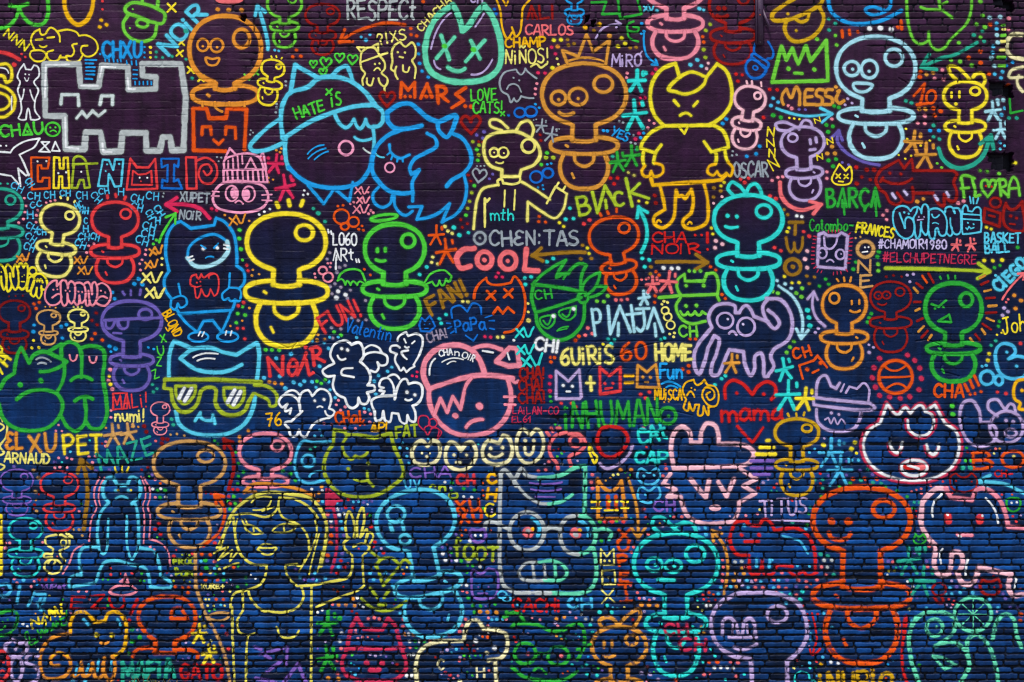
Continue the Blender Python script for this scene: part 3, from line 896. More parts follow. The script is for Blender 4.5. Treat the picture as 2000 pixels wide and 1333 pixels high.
LG 22 s 1760,88 1812,85 1820,125 1775,145! 1838,208
LG 22 s 1840,215 1850,110 1878,62 1905,90 1926,202
LG 22 l 1850,150 1920,145
RD 18 d 1665,130 1710,135
@ Z 1730 380 6.725
> painted_letter | pale blue bubble letters with small faces beside the cat with lilac claws
SK 26 s 325,215 280,165 200,150 120,190 92,290 110,420 170,530 260,580 340,545 372,470 372,390 340,315 290,295 260,320 250,440! 180,245
SK 26 s 325,215 360,175 420,165 455,200 468,248! 470,190 490,135 520,125 550,160 562,220 560,360 548,500 525,530 490,500 462,430 462,360
SK 26 s 415,175 400,240 362,310 375,400 385,520 410,580 440,550 460,440
SK 26 s 575,200 640,182 720,205 775,270 800,350 800,450 785,520 750,545 710,530 675,440 655,450 645,540 620,590 580,560 560,480
SK 26 s 775,235 790,175 840,160 875,175 905,245
SK 26 s 890,178 950,182 978,220 985,320 985,460 960,515 920,525 880,490 850,400 845,310
SK 26 s 795,500 840,545 872,520 865,430
SK 26 s 1005,260 1010,180 1045,140 1070,160 1082,215! 1135,225! 1170,175 1210,165 1240,190 1245,260 1255,400 1245,490! 1130,510 1010,520! 1000,440 1000,260
SK 24 l 1005,255 1245,270
SK 24 l 1000,320 1240,335
SK 22 s 605,262 640,308 700,270
SK 18 s 612,380 650,370 690,388
SK 20 l 1050,440 1070,460 1090,420 1115,450 1155,435
SK 28 d 1075,370 1150,388 240,235 298,252
LI 22 d 432,293 500,293
LI 18 l 415,335 490,325
SK 22 l 1100,25 1115,115
SK 22 l 1145,42 1150,120
SK 22 l 1212,50 1190,115
@ 3 1
> painted_bear_head | dark red square head with a ring on top
DR 25 p 1658,300 1780,340 1770,440 1650,400
DR 22 e 1740,258,42,38
DR 20 l 1690,355 1735,365
> painted_cat_head | dark red cat head beside the square head
DR 25 s 1820,260! 1870,312 1945,250! 1955,470 1875,472 1812,430 1800,340 1820,260
DR 24 d 1855,360 1900,375
DR 18 l 1850,420 1890,425
*painted_word||GG 15 t 320,475 655,470 85 Colombo-
*painted_word||YO 17 t 672,482 960,530 76 FRANCES
*painted_word||SK 17 t 1655,560 1930,568 74 BASKET
*painted_word||SK 17 t 1662,642 1850,638 70 BALL
*painted_word||LP 12 t 845,605 1365,615 68 #CHAMOIR1980
*painted_word||CM 12 t 880,708 1595,728 70 #ELCHUPETNEGRE
*painted_star||SA 19 k 1440,582,45 1552,580,50
*painted_arrow||OY 28 a 900,760 1200,765 1450,772 1695,785 H105
*painted_letter||OC 28 l 165,410 265,408
OC 28 l 210,410 206,500
*painted_letter||OC 26 t 145,640 265,635 108 W
> painted_letter | ochre ring shaped letter O
OC 30 e 188,750,60,60
OC 34 d 188,748
> painted_cat | lilac square cat with a sad mouth ringed by red dashes
LI 25 p 390,500 425,488 455,510 530,512 560,488 608,512 590,765 378,748
LI 16 s 428,520 440,600 480,612 520,570 530,522
- face
LI 16 e 415,645,34,40 552,655,34,38
LI 12 d 400,640 558,650
LI 14 s 450,708 475,694 502,712
- dash
CM 9 l 330,660 355,660
CM 9 l 332,630 352,630
CM 9 l 335,600 356,602
CM 9 l 340,570 360,570
CM 9 l 345,540 366,542
CM 9 l 350,515 370,520
CM 9 l 330,690 352,690
CM 9 l 335,725 356,722
CM 9 l 350,760 370,745
CM 9 l 375,790 385,772
CM 9 l 405,795 412,780
CM 9 l 500,812 500,790
CM 9 l 530,808 528,786
CM 9 l 560,805 555,785
CM 9 l 608,785 595,768
CM 9 l 625,720 605,720
CM 9 l 632,690 612,690
CM 9 l 638,660 616,658
CM 9 l 640,625 618,625
CM 9 l 640,590 618,592
CM 9 l 645,560 622,562
CM 9 l 648,528 626,534
CM 9 l 630,490 615,502
CM 9 l 460,470 462,490
CM 9 l 490,470 490,490
CM 9 l 515,470 515,490
CM 9 l 540,462 540,482
> painted_letter | tan letter O with a face
TA 28 e 745,615,62,60,-20
W 12 d 740,600 768,598
W 12 l 722,638 760,632
*painted_letter||TA 20 t 692,790 795,785 90 N
*painted_letter||TA 20 t 702,908 800,905 95 E
*painted_word||SK 28 t 1775,945 1985,735 90 CIEGO
SK 14 d 1935,680 1960,680
*painted_dummy|orange dummy smiling to the right|O 27 P 583,1038,168,148,60,250,180,50,492,140 m
- face
O 18 l 640,1010 641,1035
O 18 l 697,1004 697,1032
O 18 s 630,1085 665,1097 702,1084
O 18 l 525,842 538,860
O 18 l 580,830 584,858
O 18 l 635,830 628,860
*painted_dummy|dark red dummy with goggling eyes|DR 19 P 938,980,156,118,45,195,160,46,422,128
- face
DR 14 e 842,968,30,28 905,966,32,28
DR 13 d 845,970 908,968
DR 14 s 840,1030 875,1042 905,1030
> painted_dash
OT 20 l 1115,910 1145,945
OR 20 l 1180,818 1215,870
DR 20 l 1135,875 1180,910
DR 20 l 1228,800 1265,868
DR 20 l 1115,1018 1165,1018
OT 20 l 1128,1085 1158,1070
DR 20 l 1140,1165 1180,1145
OT 20 l 1150,1245 1190,1205
DR 20 l 1175,1290 1220,1240
OT 20 l 1225,1310 1250,1270
OT 20 l 1620,835 1660,815
DR 20 l 1630,885 1685,860
OT 20 l 1655,937 1705,925
DR 20 l 1668,990 1735,985
OT 20 l 1685,1050 1748,1045
DR 20 l 1668,1102 1745,1098
OT 20 l 1672,1142 1728,1165
DR 20 l 1640,1185 1705,1228
OT 20 l 1635,1225 1660,1262
DR 20 l 1585,1265 1620,1308
OT 20 l 1545,1295 1570,1330
*painted_dummy|green dummy with rays and an open mouth|GG 35 P 1418,1065,216,192,66,308,205,44,562,168
- face
GG 18 l 1250,1035 1305,1055 1362,1005
GG 18 d 1275,1068 1340,1056
GG 18 p 1300,1165 1385,1115 1400,1172
GG 18 l 1315,825 1322,840
GG 18 l 1375,815 1380,840
GG 18 l 1430,818 1432,840
*painted_arrow||LI 22 a 435,1205 370,1140 340,1050 348,940 H70
*painted_arrow||PB 22 a 80,895 190,980 250,1090 265,1180 253,1300 H85
*painted_word||Y 15 t 1800,1258 1985,1235 120 Joh
*painted_arrow||SA 17 a 1792,1000 1860,900 1965,795 H55
''')
load('''
@ 0 1
> painted_letters* | small pale blue letters scattered round the yellow and red dummies
SB 11 t 80,138 165,185 52 CH
SB 11 t 190,95 225,145 52 CH
SB 11.5 t 212,230 308,236 54 CH
SB 11.5 t 340,228 425,222 54 CH
SB 11.5 t 462,208 542,206 48 CH
SB 11.5 t 585,225 670,228 54 CH
SB 11.5 t 692,202 750,270 50 CH
SB 11 t 760,195 838,188 46 CH
SB 11.5 t 908,202 950,202 50 H
SB 11.5 t 1000,240 1090,268 56 CH
SB 11.5 t 1118,228 1215,240 56 CH
SB 11.5 t 1000,305 1085,330 52 CH
SB 11.5 t 1112,330 1140,392 52 CH
SB 11.5 t 1175,300 1225,372 50 CH
SB 11.5 t 1090,450 1185,478 54 CH
SB 11.5 t 1080,515 1175,540 54 CH
SB 11.5 t 1035,555 1125,590 54 CH
SB 11.5 t 1190,420 1225,425 50 H
SB 11.5 t 240,305 325,285 46 CC
SB 11.5 t 212,380 256,380 58 H
SB 11.5 t 195,445 268,490 50 CH
SB 11.5 t 285,505 355,505 44 CH
SB 11.5 t 190,520 255,572 52 CH
SB 11.5 t 178,610 255,640 58 CH
SB 11.5 t 590,310 640,285 46 HC
SB 11.5 t 610,335 675,345 50 HH
SB 11.5 t 645,418 672,418 46 C
SB 11.5 t 640,482 680,482 50 H
SB 11.5 t 600,540 685,548 50 CH
SB 11.5 t 692,530 755,550 50 CH
SB 11.5 t 568,580 645,618 52 CH
*painted_dummy|teal dummy cut by the left edge|TE 25 P 5,280,168,128,58,202,172,50,425,152
*painted_dummy|pale yellow dummy among blue letters|PY 25 P 462,385,150,116,46,220,150,48,442,134 r8
PY 20 l 465,215 468,225
PY 20 l 520,222 520,235
PY 18 l 575,245 568,255
*painted_dummy|red dummy among blue letters|R 26 P 882,388,178,135,50,242,186,54,485,146
R 24 l 822,205 826,222
R 24 l 886,192 890,212
R 24 l 962,215 955,232
> painted_creature | blue hooded cat with bare feet and a red cat on its belly
B 26 s 1295,780 1270,650 1285,500 1340,420 1385,402! 1465,455! 1640,430! 1655,375! 1720,405 1790,500 1812,620 1815,740!
B 24 s 1295,780 1258,850 1270,930 1312,992
B 24 s 1815,740 1868,790 1870,870 1832,920
B 18 s 1312,1000 1310,1060 1345,1078 1362,1030! 1385,1062 1430,1035 1422,985 1380,972 1312,998
B 18 l 1368,880 1385,968
B 18 s 1755,910 1702,960 1712,1002 1750,990! 1770,1012 1800,1000! 1830,1012 1847,960 1835,920 1755,908
B 18 l 1760,800 1755,905
B 22 l 1358,1080 1372,1108 1780,1080 1802,1012
B 22 s 1372,1110 1430,1182 1510,1245
B 22 l 1515,1245 1560,1165 1630,1160 1692,1240
B 22 s 1768,1090 1740,1160 1700,1245
B 20 e 1520,1285,76,36 1745,1285,80,36
W 12 l 1520,1278 1535,1245
W 12 l 1548,1282 1565,1248
W 12 l 1728,1270 1735,1240
W 12 l 1765,1275 1775,1240
- hood_face
B 22 s 1435,680 1450,600 1530,530 1650,502 1740,555
PB 34 s 1740,555 1750,620 1690,700 1580,748 1485,735 1435,680
W 26 d 1555,610 1662,602
B 16 l 1540,585 1575,608
B 16 l 1672,570 1640,605
B 13 s 1575,682 1602,670 1635,675
W 15 l 1715,580 1752,588
W 15 l 1715,608 1750,616
W 15 l 1440,680 1475,668
W 15 l 1452,705 1485,692
- badge
R 15 s 1500,905 1460,885 1470,820 1502,808! 1520,840 1542,805! 1562,832 1610,800 1660,810 1677,870 1660,960 1640,972! 1612,920! 1592,972 1562,962! 1542,920! 1522,982 1500,980! 1490,900
R 14 s 1600,835 1605,815 1630,805
R 12 d 1508,870 1535,862
R 10 l 1510,905 1540,895
z 1 z 1295,780 1285,500 1385,402 1655,375 1812,620 1870,790 1840,1000 1700,1300 1450,1300 1310,1060 1258,850
*painted_word||GR 16 t 1380,245 1600,262 72 XUPET
*painted_word||GR 16 t 1375,378 1540,395 66 NOiR
*painted_arrow||HP 32 a 1605,378 1540,310 1440,275 1275,272 H95
*painted_arrow||G 20 a 1220,562 1260,470 1345,340 H80
*painted_mark||O 14 x 180,680,48
*painted_mark||O 14 x 622,698,48
*painted_mark||O 14 x 655,778,52
*painted_mark||O 16 x 1198,626,50
*painted_mark||O 16 x 1162,730,48
*painted_mark||O 16 x 1820,390,62
*painted_mark||PY 17 x 1165,832,72
*painted_mark||PY 19 x 1188,950,68
@ Z 0 500 5.604
> painted_letter | yellow bubble letters at the left edge under the teal dummy
YO 24 s -40,120 10,95 50,150 70,240 70,330 45,370 20,300 15,225
YO 24 s 60,130 85,95 120,120 150,225! 150,130 170,95 190,130 205,220 200,330 170,370 140,330 115,240 112,190
YO 24 s 60,130 75,230 75,350 90,390 120,360 130,300
YO 24 s 205,120 215,90 235,78 262,130! 285,85 300,100 305,220 280,340 240,365 210,340
YO 24 e 360,165,42,42
YO 24 s 320,240 350,220 375,240 365,320 330,380 300,380 300,330 320,240
YO 24 s 375,235 400,200 450,195 500,240 520,320 490,370 450,350
YO 24 s 380,250 350,340 340,420 370,445 395,410 405,350
YO 24 s 405,350 400,430 430,465 455,420 455,330
YO 18 s 405,280 415,250 435,280! 450,250 470,290
YO 14 d 245,225 268,208 15,175
YO 14 l 235,280 268,280
> painted_letter | pink bubble letters with faces above the tan dummy
SP 23 s 670,285 690,262 720,272 740,320 745,355! 755,300 780,278 815,300 825,380 815,480 785,520 755,490 740,410
SP 23 s 665,290 668,400 680,510 705,548 735,520 740,430
SP 23 s 665,285 625,330! 620,268 590,270 530,320 495,400 500,480 550,535 620,530 665,490 672,430 640,415 610,430 575,455
SP 23 s 830,300 870,290 920,320 940,400 925,490 890,515 870,430! 865,520 845,540 820,510
SP 23 s 930,300 965,285 990,320 1010,420! 1015,300 1040,285 1065,340 1065,440 1045,510 1010,545 985,500 970,380
SP 23 s 940,480 950,545 975,540 985,490
SP 23 s 1075,310 1120,295 1180,330 1215,400 1200,490 1150,545 1090,535 1050,500 1090,450 1130,440 1175,462
SP 20 d 585,368 630,365 718,378 765,385 860,390 898,392 1105,380 1152,398
@ 0 1
*painted_dummy|dark red dummy near the left edge above the green monsters|D2 21 P 112,1095,120,88,44,170,108,36,315,93
D2 14 d 70,975 120,972 175,970
*painted_dummy|small tan dummy beside a small pale lime one|TA 16 P 372,1140,90,60,33,115,72,18,205,56
*painted_dummy|small pale lime dummy|PY 16 P 600,1128,78,54,28,100,75,20,192,60
*painted_dummy|purple dummy with a drooping mask|PU 30 P 1010,1165,228,155,65,298,166,48,532,140
- mask
PU 26 l 795,1158 1238,1138
PU 22 s 810,1160 815,1210 845,1222 870,1195 882,1160! 900,1160 905,1200 940,1225 975,1210 985,1155
PU 22 s 905,1160 918,1200 942,1222
PU 20 l 870,1256 930,1258
PU 22 l 940,942 955,962
PU 22 l 1003,930 1003,965
PU 22 l 1078,925 1072,965
*painted_word||AM 15 t 1245,1105 1340,1290 72 BLOND
AM 12 s 1270,1215 1290,1240 1300,1200
@ 1 1
*painted_dummy|big plain yellow dummy with three rays|Y 38 P 233,560,302,218,100,380,316,88,798,236
Y 34 l 160,262 172,292
Y 34 l 250,240 258,280
Y 34 l 358,245 345,280
*painted_dummy|green angel dummy with a halo and wings|G 37 P 1062,612,228,190,88,306,246,62,612,192
- face
G 30 l 930,614 930,630
G 30 l 990,610 990,628
G 26 s 920,696 955,706 990,702
- halo
G 22 e 980,372,102,22,-8
- wing
G 17 s 838,858 800,782 720,768 650,802 625,855! 660,845 685,885! 700,858 725,890! 745,860 775,888! 795,862 830,880
G 17 s 1290,872 1340,802 1440,776 1497,820! 1480,862 1455,845! 1430,892 1405,855! 1380,897 1350,862! 1300,882
*painted_word||R 25 t 520,1255 825,1110 135 FUN!
*painted_word||OC 31 t 1345,1110 1640,950 125 FAN!
*painted_word||W 15 t 590,582 770,582 88 LO60
*painted_word||W 15 t 590,700 750,700 88 ^Rt
W 15 l 612,680 612,765
W 14 l 552,465 556,488
W 14 l 575,475 580,500
W 14 l 765,690 772,715
W 14 l 785,690 792,715
> painted_letter | salmon letter C
SA 46 s 1670,608 1585,620 1535,690 1570,758 1640,745
> painted_letter | salmon letter O with a dot
SA 42 e 1750,696,58,62
SA 34 d 1746,696
> painted_letter | second salmon letter O with a dot
SA 42 e 1930,703,62,66
SA 34 d 1925,703
*painted_letter||SA 42 l 2070,612 2056,772 2160,780
> painted_letter | grey letter O with a dot
GR 22 e 1714,530,44,46
GR 22 d 1713,528
*painted_word||GR 23 t 1790,585 2470,580 105 CHεN:TAS
@ S
> painted_cat_head | orange cat head with crossed out eyes
OR 5.5 s 926,583 932,560 950,543! 962,556 998,552! 1005,540 1020,560 1026,590 1020,625 1003,645 985,650
OR 5.5 X 959,577,10 993,573,10
OR 5.5 l 963,613 972,600 982,612 992,600 1004,611
> painted_cat_boy | pale yellow boy with a bow in a hooded top waving
PY 6.6 c 945,283 950,270 965,261 985,258 1005,257 1026,264 1048,280 1055,302 1044,321 1018,332! 1015,345! 980,345! 980,332! 958,324 947,306
PY 5.6 s 980,255 958,246 957,236 972,234 992,250
PY 5.6 s 1008,255 1018,240 1033,237 1042,252 1039,266
PY 5.4 e 1032,285,13,13
PY 5 s 974,362 972,353 980,350 983,358
PY 5 s 1015,342 1015,355 1002,360 985,358
- face
PY 4.4 e 965,298,8.5,9 983,298,10,10
PY 3 d 965,298 984,299
PY 3.6 s 969,317 977,319 983,317
- hoodie
PY 5.6 s 972,361 943,369 932,390 928,415 925,447
PY 5 l 947,443 947,388 951,394 956,388
PY 3.6 l 986,372 985,404
PY 3.6 l 1006,371 1004,410
PY 5.6 l 1019,355 1046,371 1074,390
PY 5.6 s 1030,432 1031,394! 1056,412 1084,426 1100,409 1107,379!
PY 5 l 1107,379 1085,364 1068,397
PY 4.6 l 1086,365 1091,357
PY 4.6 l 1100,371 1104,364
- word
CY 3.6 t 958,430 1005,430 22 mth
@ 1 1
*painted_word||R_ 15 t 685,1240 1030,1322 95 Valentin
*painted_word||LB 15 t 1320,1330 1475,1285 74 CHA!
> painted_cat_head | small royal blue cat face
R_ 15 p 1268,1140 1295,1165 1330,1125 1352,1160 1372,1205 1330,1245 1262,1240 1250,1192
R_ 11 d 1290,1190 1330,1185
R_ 10 l 1292,1222 1318,1220
> painted_heart | royal blue heart with a word inside
R_ 17 s 1502,1140 1498,1070 1560,1045 1618,1092! 1660,1030 1715,1048 1726,1112
R_ 16 l 1605,1275 1665,1315 1695,1270
R_ 13 l 1460,1180 1490,1182
R_ 13 l 1470,1220 1498,1208
R_ 13 l 1490,1258 1515,1242
R_ 13 l 1755,1138 1805,1122
R_ 13 l 1785,1162 1825,1162
R_ 13 l 1790,1220 1825,1228
- word
R_ 18 t 1528,1250 1760,1225 92 PaPa
*painted_heart||GR 17 h 1710,48,58
*painted_ring||OR 17 e 655,365,58,56 748,405,40,38 680,440,30,27
*painted_ring||SP 15 e 512,778,32,30 552,828,38,37
*painted_mark||SP 13 x 812,165,50
*painted_mark||SP 13 x 822,238,46
*painted_mark||SP 13 x 805,308,56
*painted_star||OR 21 k 1380,508,74
*painted_star||OR 22 k 1455,632,96
@ 2 1
*painted_word||OY 28 t 510,355 610,345 135 B
OY 28 l 615,180 655,335 712,130 795,275
OY 24 l 715,240 723,300
OY 28 t 790,290 860,280 110 C
OY 28 l 872,75 920,285
OY 26 l 975,112 905,180 1045,225
*painted_dummy|orange dummy leaning right beside the cyan arrow|OR 25 P 780,512,190,142,54,240,136,46,452,120 r-9
OR 22 l 672,340 682,360
OR 22 l 730,325 738,342
OR 22 l 800,305 800,328
*painted_arrow||OC 30 a 560,640 400,640 155,664 H90
*painted_arrow||OC 30 a 1105,712 1300,710 1495,716 H105
*painted_arrow||CY 28 a 990,640 1030,540 1025,420 968,292 H80
*painted_word||RD 18 t 1078,558 1335,560 74 CHA
*painted_word||RD 18 t 1070,648 1440,645 70 NOIR
RD 22 l 1495,490 1496,560
RD 20 d 1495,615 1400,505 1450,505
*painted_dummy|cyan dummy with a bow and a smile|CY 35 P 1808,385,262,184,84,318,242,64,622,190
CY 28 s 1700,210 1652,150 1682,102 1740,130 1790,190! 1820,130 1862,115 1900,160 1912,208
- face
CY 32 d 1648,357 1720,365
CY 26 s 1635,440 1675,450 1725,444
> painted_boy_head | green head with a knotted bandana and spiky hair
GG 29 s 165,885 150,985 180,1100 200,1200 262,1272 350,1310 450,1282 540,1180 556,1020
- bandana
GG 28 s 160,885 350,905 530,942
GG 28 s 180,1098 360,1045 530,985
GG 26 e 545,985,38,40
GG 18 t 180,1003 310,988 72 CH
- hair
GG 26 s 170,870 270,780 412,698! 355,785! 340,830 390,805 430,800! 500,730 570,738! 532,820 527,930
GG 20 l 352,800 420,795 395,840
GG 24 s 540,930 570,850 672,792! 640,900 562,970
GG 24 s 640,897 722,900! 680,950 600,982
- face
GG 18 c 215,1145 330,1112! 320,1180 270,1220 225,1190
GG 18 c 360,1092 490,1050! 480,1122 430,1157 372,1130
GG 16 s 240,1160 275,1190 300,1130
GG 16 s 385,1110 425,1130 450,1070
W 30 d 315,1125 470,1070
GG 16 s 345,1240 380,1215 430,1206
GG 12 l 345,1240 420,1222
*painted_word||PB 25 t 625,1268 690,1265 195 P
PB 25 l 735,1050 752,1265 825,1050 907,1245
PB 22 l 815,1180 812,1275
PB 25 l 912,1045 935,1245
PB 23 l 875,1115 985,1105
PB 23 l 950,1072 1050,1068
PB 24 s 1005,1070 1012,1200 985,1242 955,1218
PB 25 l 1035,1220 1085,1065 1155,1245
PB 22 l 1092,1185 1102,1280
*painted_star||PB 24 k 1010,988,52
> painted_cat_head | lime cat in a cap with a zigzag mouth
LG 24 s 1292,965 1265,920 1270,845 1320,805! 1325,858! 1470,858! 1490,802! 1550,800 1580,880 1572,960
LG 24 s 1290,985 1255,1050 1290,1140 1370,1185 1480,1165
LG 26 l 1125,985 1290,970 1565,960 1585,1005
- face
LG 21 s 1288,1090 1315,1120 1345,1095! 1370,1120 1400,1090! 1430,1120 1455,1092! 1485,1110
LG 28 d 1330,893 1465,893 1330,1048 1410,1045
LG 26 d 1355,780 1395,782 1440,778
*painted_word||LG 23 t 1280,1280 1418,1282 78 CH
*painted_star||SA 24 k 1075,885,60
*painted_star||SA 24 k 1195,865,80
SA 20 d 990,845 1025,842 1045,835
*painted_ring||PY 14 e 1172,1085,28,28 1192,1132,30,30 1214,1195,32,32
*painted_mark||CY 18 x 98,1252,66
@ S
> painted_elephant | lilac elephant cat with round eyes and a curled tail
LI 7.4 s 1366,668 1390,640! 1384,618 1396,598 1420,593 1435,598 1436,611! 1444,611! 1458,597 1472,618! 1500,628
LI 7.4 s 1497,583 1525,586 1543,610 1547,640 1540,662 1528,672 1512,682 1505,696 1511,716 1500,733
LI 7.4 s 1500,606 1515,618 1522,632 1513,642 1500,630 1492,615 1490,598 1500,583
LI 7.4 s 1366,668 1356,690 1357,718 1365,730 1374,712 1383,678! 1395,656! 1404,662 1400,688 1390,715 1390,731 1402,732 1413,708 1424,683! 1452,687! 1455,712 1466,733 1473,722 1475,695 1486,690 1491,706 1493,735 1500,735
- face
LI 5.4 e 1416,626,16,15 1457,638,17,17.5
LP 5 d 1421,623 1451,633
LI 5 s 1424,651 1431,647 1438,654
z 1 z 1366,668 1390,640 1384,618 1420,593 1458,597 1525,586 1547,640 1512,682 1500,733 1360,725
@ 0 2
> painted_scribble | yellow scribbled letters at the left edge
YO 22 l -20,95 82,165
YO 22 l -20,150 55,215
YO 18 l -20,200 20,275
YO 16 s -10,50 20,90 5,130 45,150
YO 14 l 30,180 60,140
> painted_figure | pale yellow outline cut by the left edge under the green monsters
PY 16 s 60,655 45,760 0,830 32,880 -20,905
PY 15 s -20,650 32,680 -20,722
PY 15 s -20,960 36,985 -20,1020
PY 14 s -20,600 10,612 20,640
> painted_monster | two green bubble letter monsters leaning on each other
GG 31 s -40,400 0,385 40,320 112,268! 130,150 165,75! 225,190! 260,130 340,105 430,140 512,182!
GG 30 s 512,182 420,240 310,258
GG 31 s -10,500 30,620 120,690 250,710 380,680 462,590 480,500 440,430 360,400 260,402 180,430 130,470
GG 31 s 490,190 490,300 440,410
GG 30 s 380,100 470,45! 472,140
GG 31 s 472,60 530,30 600,60 625,130 625,300
GG 28 s 545,325 620,292 705,320
GG 31 s 620,75 700,60 790,90 802,180 790,300 812,450 817,600 770,690 700,690 660,640
GG 31 s 470,600 520,680 580,712 640,670 660,600 650,470
GG 28 s 575,482 640,450 710,466
GG 38 d 155,357 313,323
- eye
SP 15 s 535,130 543,165 562,177 582,165 592,132
SP 15 s 685,145 694,180 713,192 733,180 742,145
GR 14 s 280,165 330,150 390,180
GR 14 s 290,200 320,190 355,198
z 1 z 0,385 112,268 165,75 225,190 470,45 790,90 817,600 700,690 580,712 250,710 30,620 -40,500
*painted_word||R 15 t 868,545 1140,525 108 MALi!
R 12 p 865,425 975,420 975,540 870,548
*painted_word||PY 17 t 885,640 1115,635 90 numi!
*painted_dummy|tiny pink dummy beside the sunglasses cat|SP 11 P 1228,545,74,54,24,118,65,22,196,50
*painted_letter||G 13 t 1235,35 1275,30 60 X
*painted_letter||G 13 t 1212,135 1262,128 70 U
*painted_letter||G 13 t 1200,215 1240,215 66 Z
*painted_letter||G 13 t 1185,315 1222,300 66 Z
> painted_cat_head | sky blue cat head wearing olive sunglasses
SK 32 s 1295,300 1300,130 1332,28! 1400,50 1470,82
SK 32 s 1850,205 1750,252 1640,265 1500,240 1380,158! 1470,90 1600,75 1720,112 1812,130! 1900,75 1965,40! 1985,130 1968,320
SK 32 s 1350,560 1370,650 1460,720 1600,745 1750,730 1870,660 1930,560 1955,440
SK 24 s 1495,635 1535,572! 1550,620 1630,632! 1630,590! 1648,655
W 14 s 1480,150 1560,120 1670,122
W 14 s 1512,175 1570,157 1645,160
- sunglasses
OL 34 l 1265,318 1650,318 2000,338
OL 30 l 1265,318 1255,385 1310,392
OL 31 s 1310,392 1330,500 1380,560 1450,560 1512,500 1545,402 1600,378 1650,392 1652,500 1702,572 1780,592 1870,560 1910,480 1940,428
OL 26 c 1345,368! 1500,368! 1490,430 1440,495 1400,500 1352,440
OL 26 c 1715,382! 1872,382! 1862,470 1810,530 1760,522 1718,450
OL 26 s 1950,360 2050,372 2120,440 2110,515 2070,520 2058,480 1955,425
- glint
W 30 l 1372,460 1412,385
W 30 l 1415,482 1468,390
W 30 l 1745,492 1798,400
W 30 l 1788,510 1842,412
z 1 z 1295,300 1300,130 1332,28 1965,40 1985,330 1930,560 1750,730 1460,720 1350,560 1255,385
*painted_word||O 29 t 48,852 180,852 122 εL
*painted_word||OT 29 t 228,872 435,870 130 XU
*painted_word||Y 27 t 488,888 780,885 140 PET
*painted_word||PY 18 t 38,952 380,962 74 ARNAUD
*painted_star||TA 23 k 865,742,84
*painted_star||TA 23 k 985,730,76
*painted_word||TE 24 t 775,1015 1200,880 140 MAZE
*painted_arrow||OC 34 a 640,1470 670,1200 660,1060 622,930 H105
*painted_dummy|big tan dummy on bare bricks under the sunglasses cat|TA 29 P 1450,962,275,172,86,365,242,66,640,160
*painted_dummy|red dummy on bare bricks beside the tan arrow|R 19 P 455,1120,145,98,45,182,120,36,360,106
*painted_dummy|faint purple dummy at the left edge|P2 14 P 130,1090,125,85,36,150,108,30,270,84
> painted_cat | cyan cat standing with pink outlines around it
SK 28 s 830,1262 793,1210 788,1130 818,1078 868,1068! 900,1130! 975,1127! 1002,1068 1050,1080 1076,1140 1068,1210 1012,1268
SK 24 s 830,1262 790,1310 760,1365 745,1505 755,1600! 640,1605 608,1665 622,1815! 540,1835 532,1905! 620,1895 730,1865 760,1785 800,1720 900,1705 1000,1735 1100,1755 1130,1795 1152,1905! 1250,1915 1312,1905 1300,1865 1232,1825! 1212,1705 1180,1635 1060,1605
SK 24 s 1012,1268 1052,1330 1062,1605
SK 19 s 830,1385 812,1635 790,1655 762,1625 752,1555
SK 21 s 970,1365 976,1605 1010,1695 1042,1645 1060,1605
- face
SK 30 d 885,1168 985,1168
Y 20 d 903,1165 1003,1165
SK 22 s 890,1228 930,1212 975,1228
- outline
SP 14 s 762,1070 725,1150 722,1230 740,1300 700,1390 682,1555
SP 12 s 800,1068 765,1140 755,1230 770,1290
SP 14 s 1100,1070 1145,1150 1148,1230 1130,1290 1150,1360 1142,1540! 1230,1570 1290,1645 1302,1745
SP 12 s 1080,1060 1110,1140 1115,1220 1095,1280 1105,1360 1100,1575
SP 14 s 640,1580 570,1625 530,1725 480,1805
Y 18 l 880,990 890,1028
Y 18 l 932,985 935,1025
Y 18 l 985,990 970,1025
z 1 z 850,1255 788,1120 830,1072 1050,1082 1077,1150 1060,1605 1212,1705 1300,1905 530,1905 610,1650 745,1600
*painted_arrow||DR 28 a 1750,1160 1790,1000 1772,860 1715,775 H70
*painted_arrow||OR 25 a 1560,1590 1680,1480 1722,1320 1690,1250 1645,1195 H75
''')
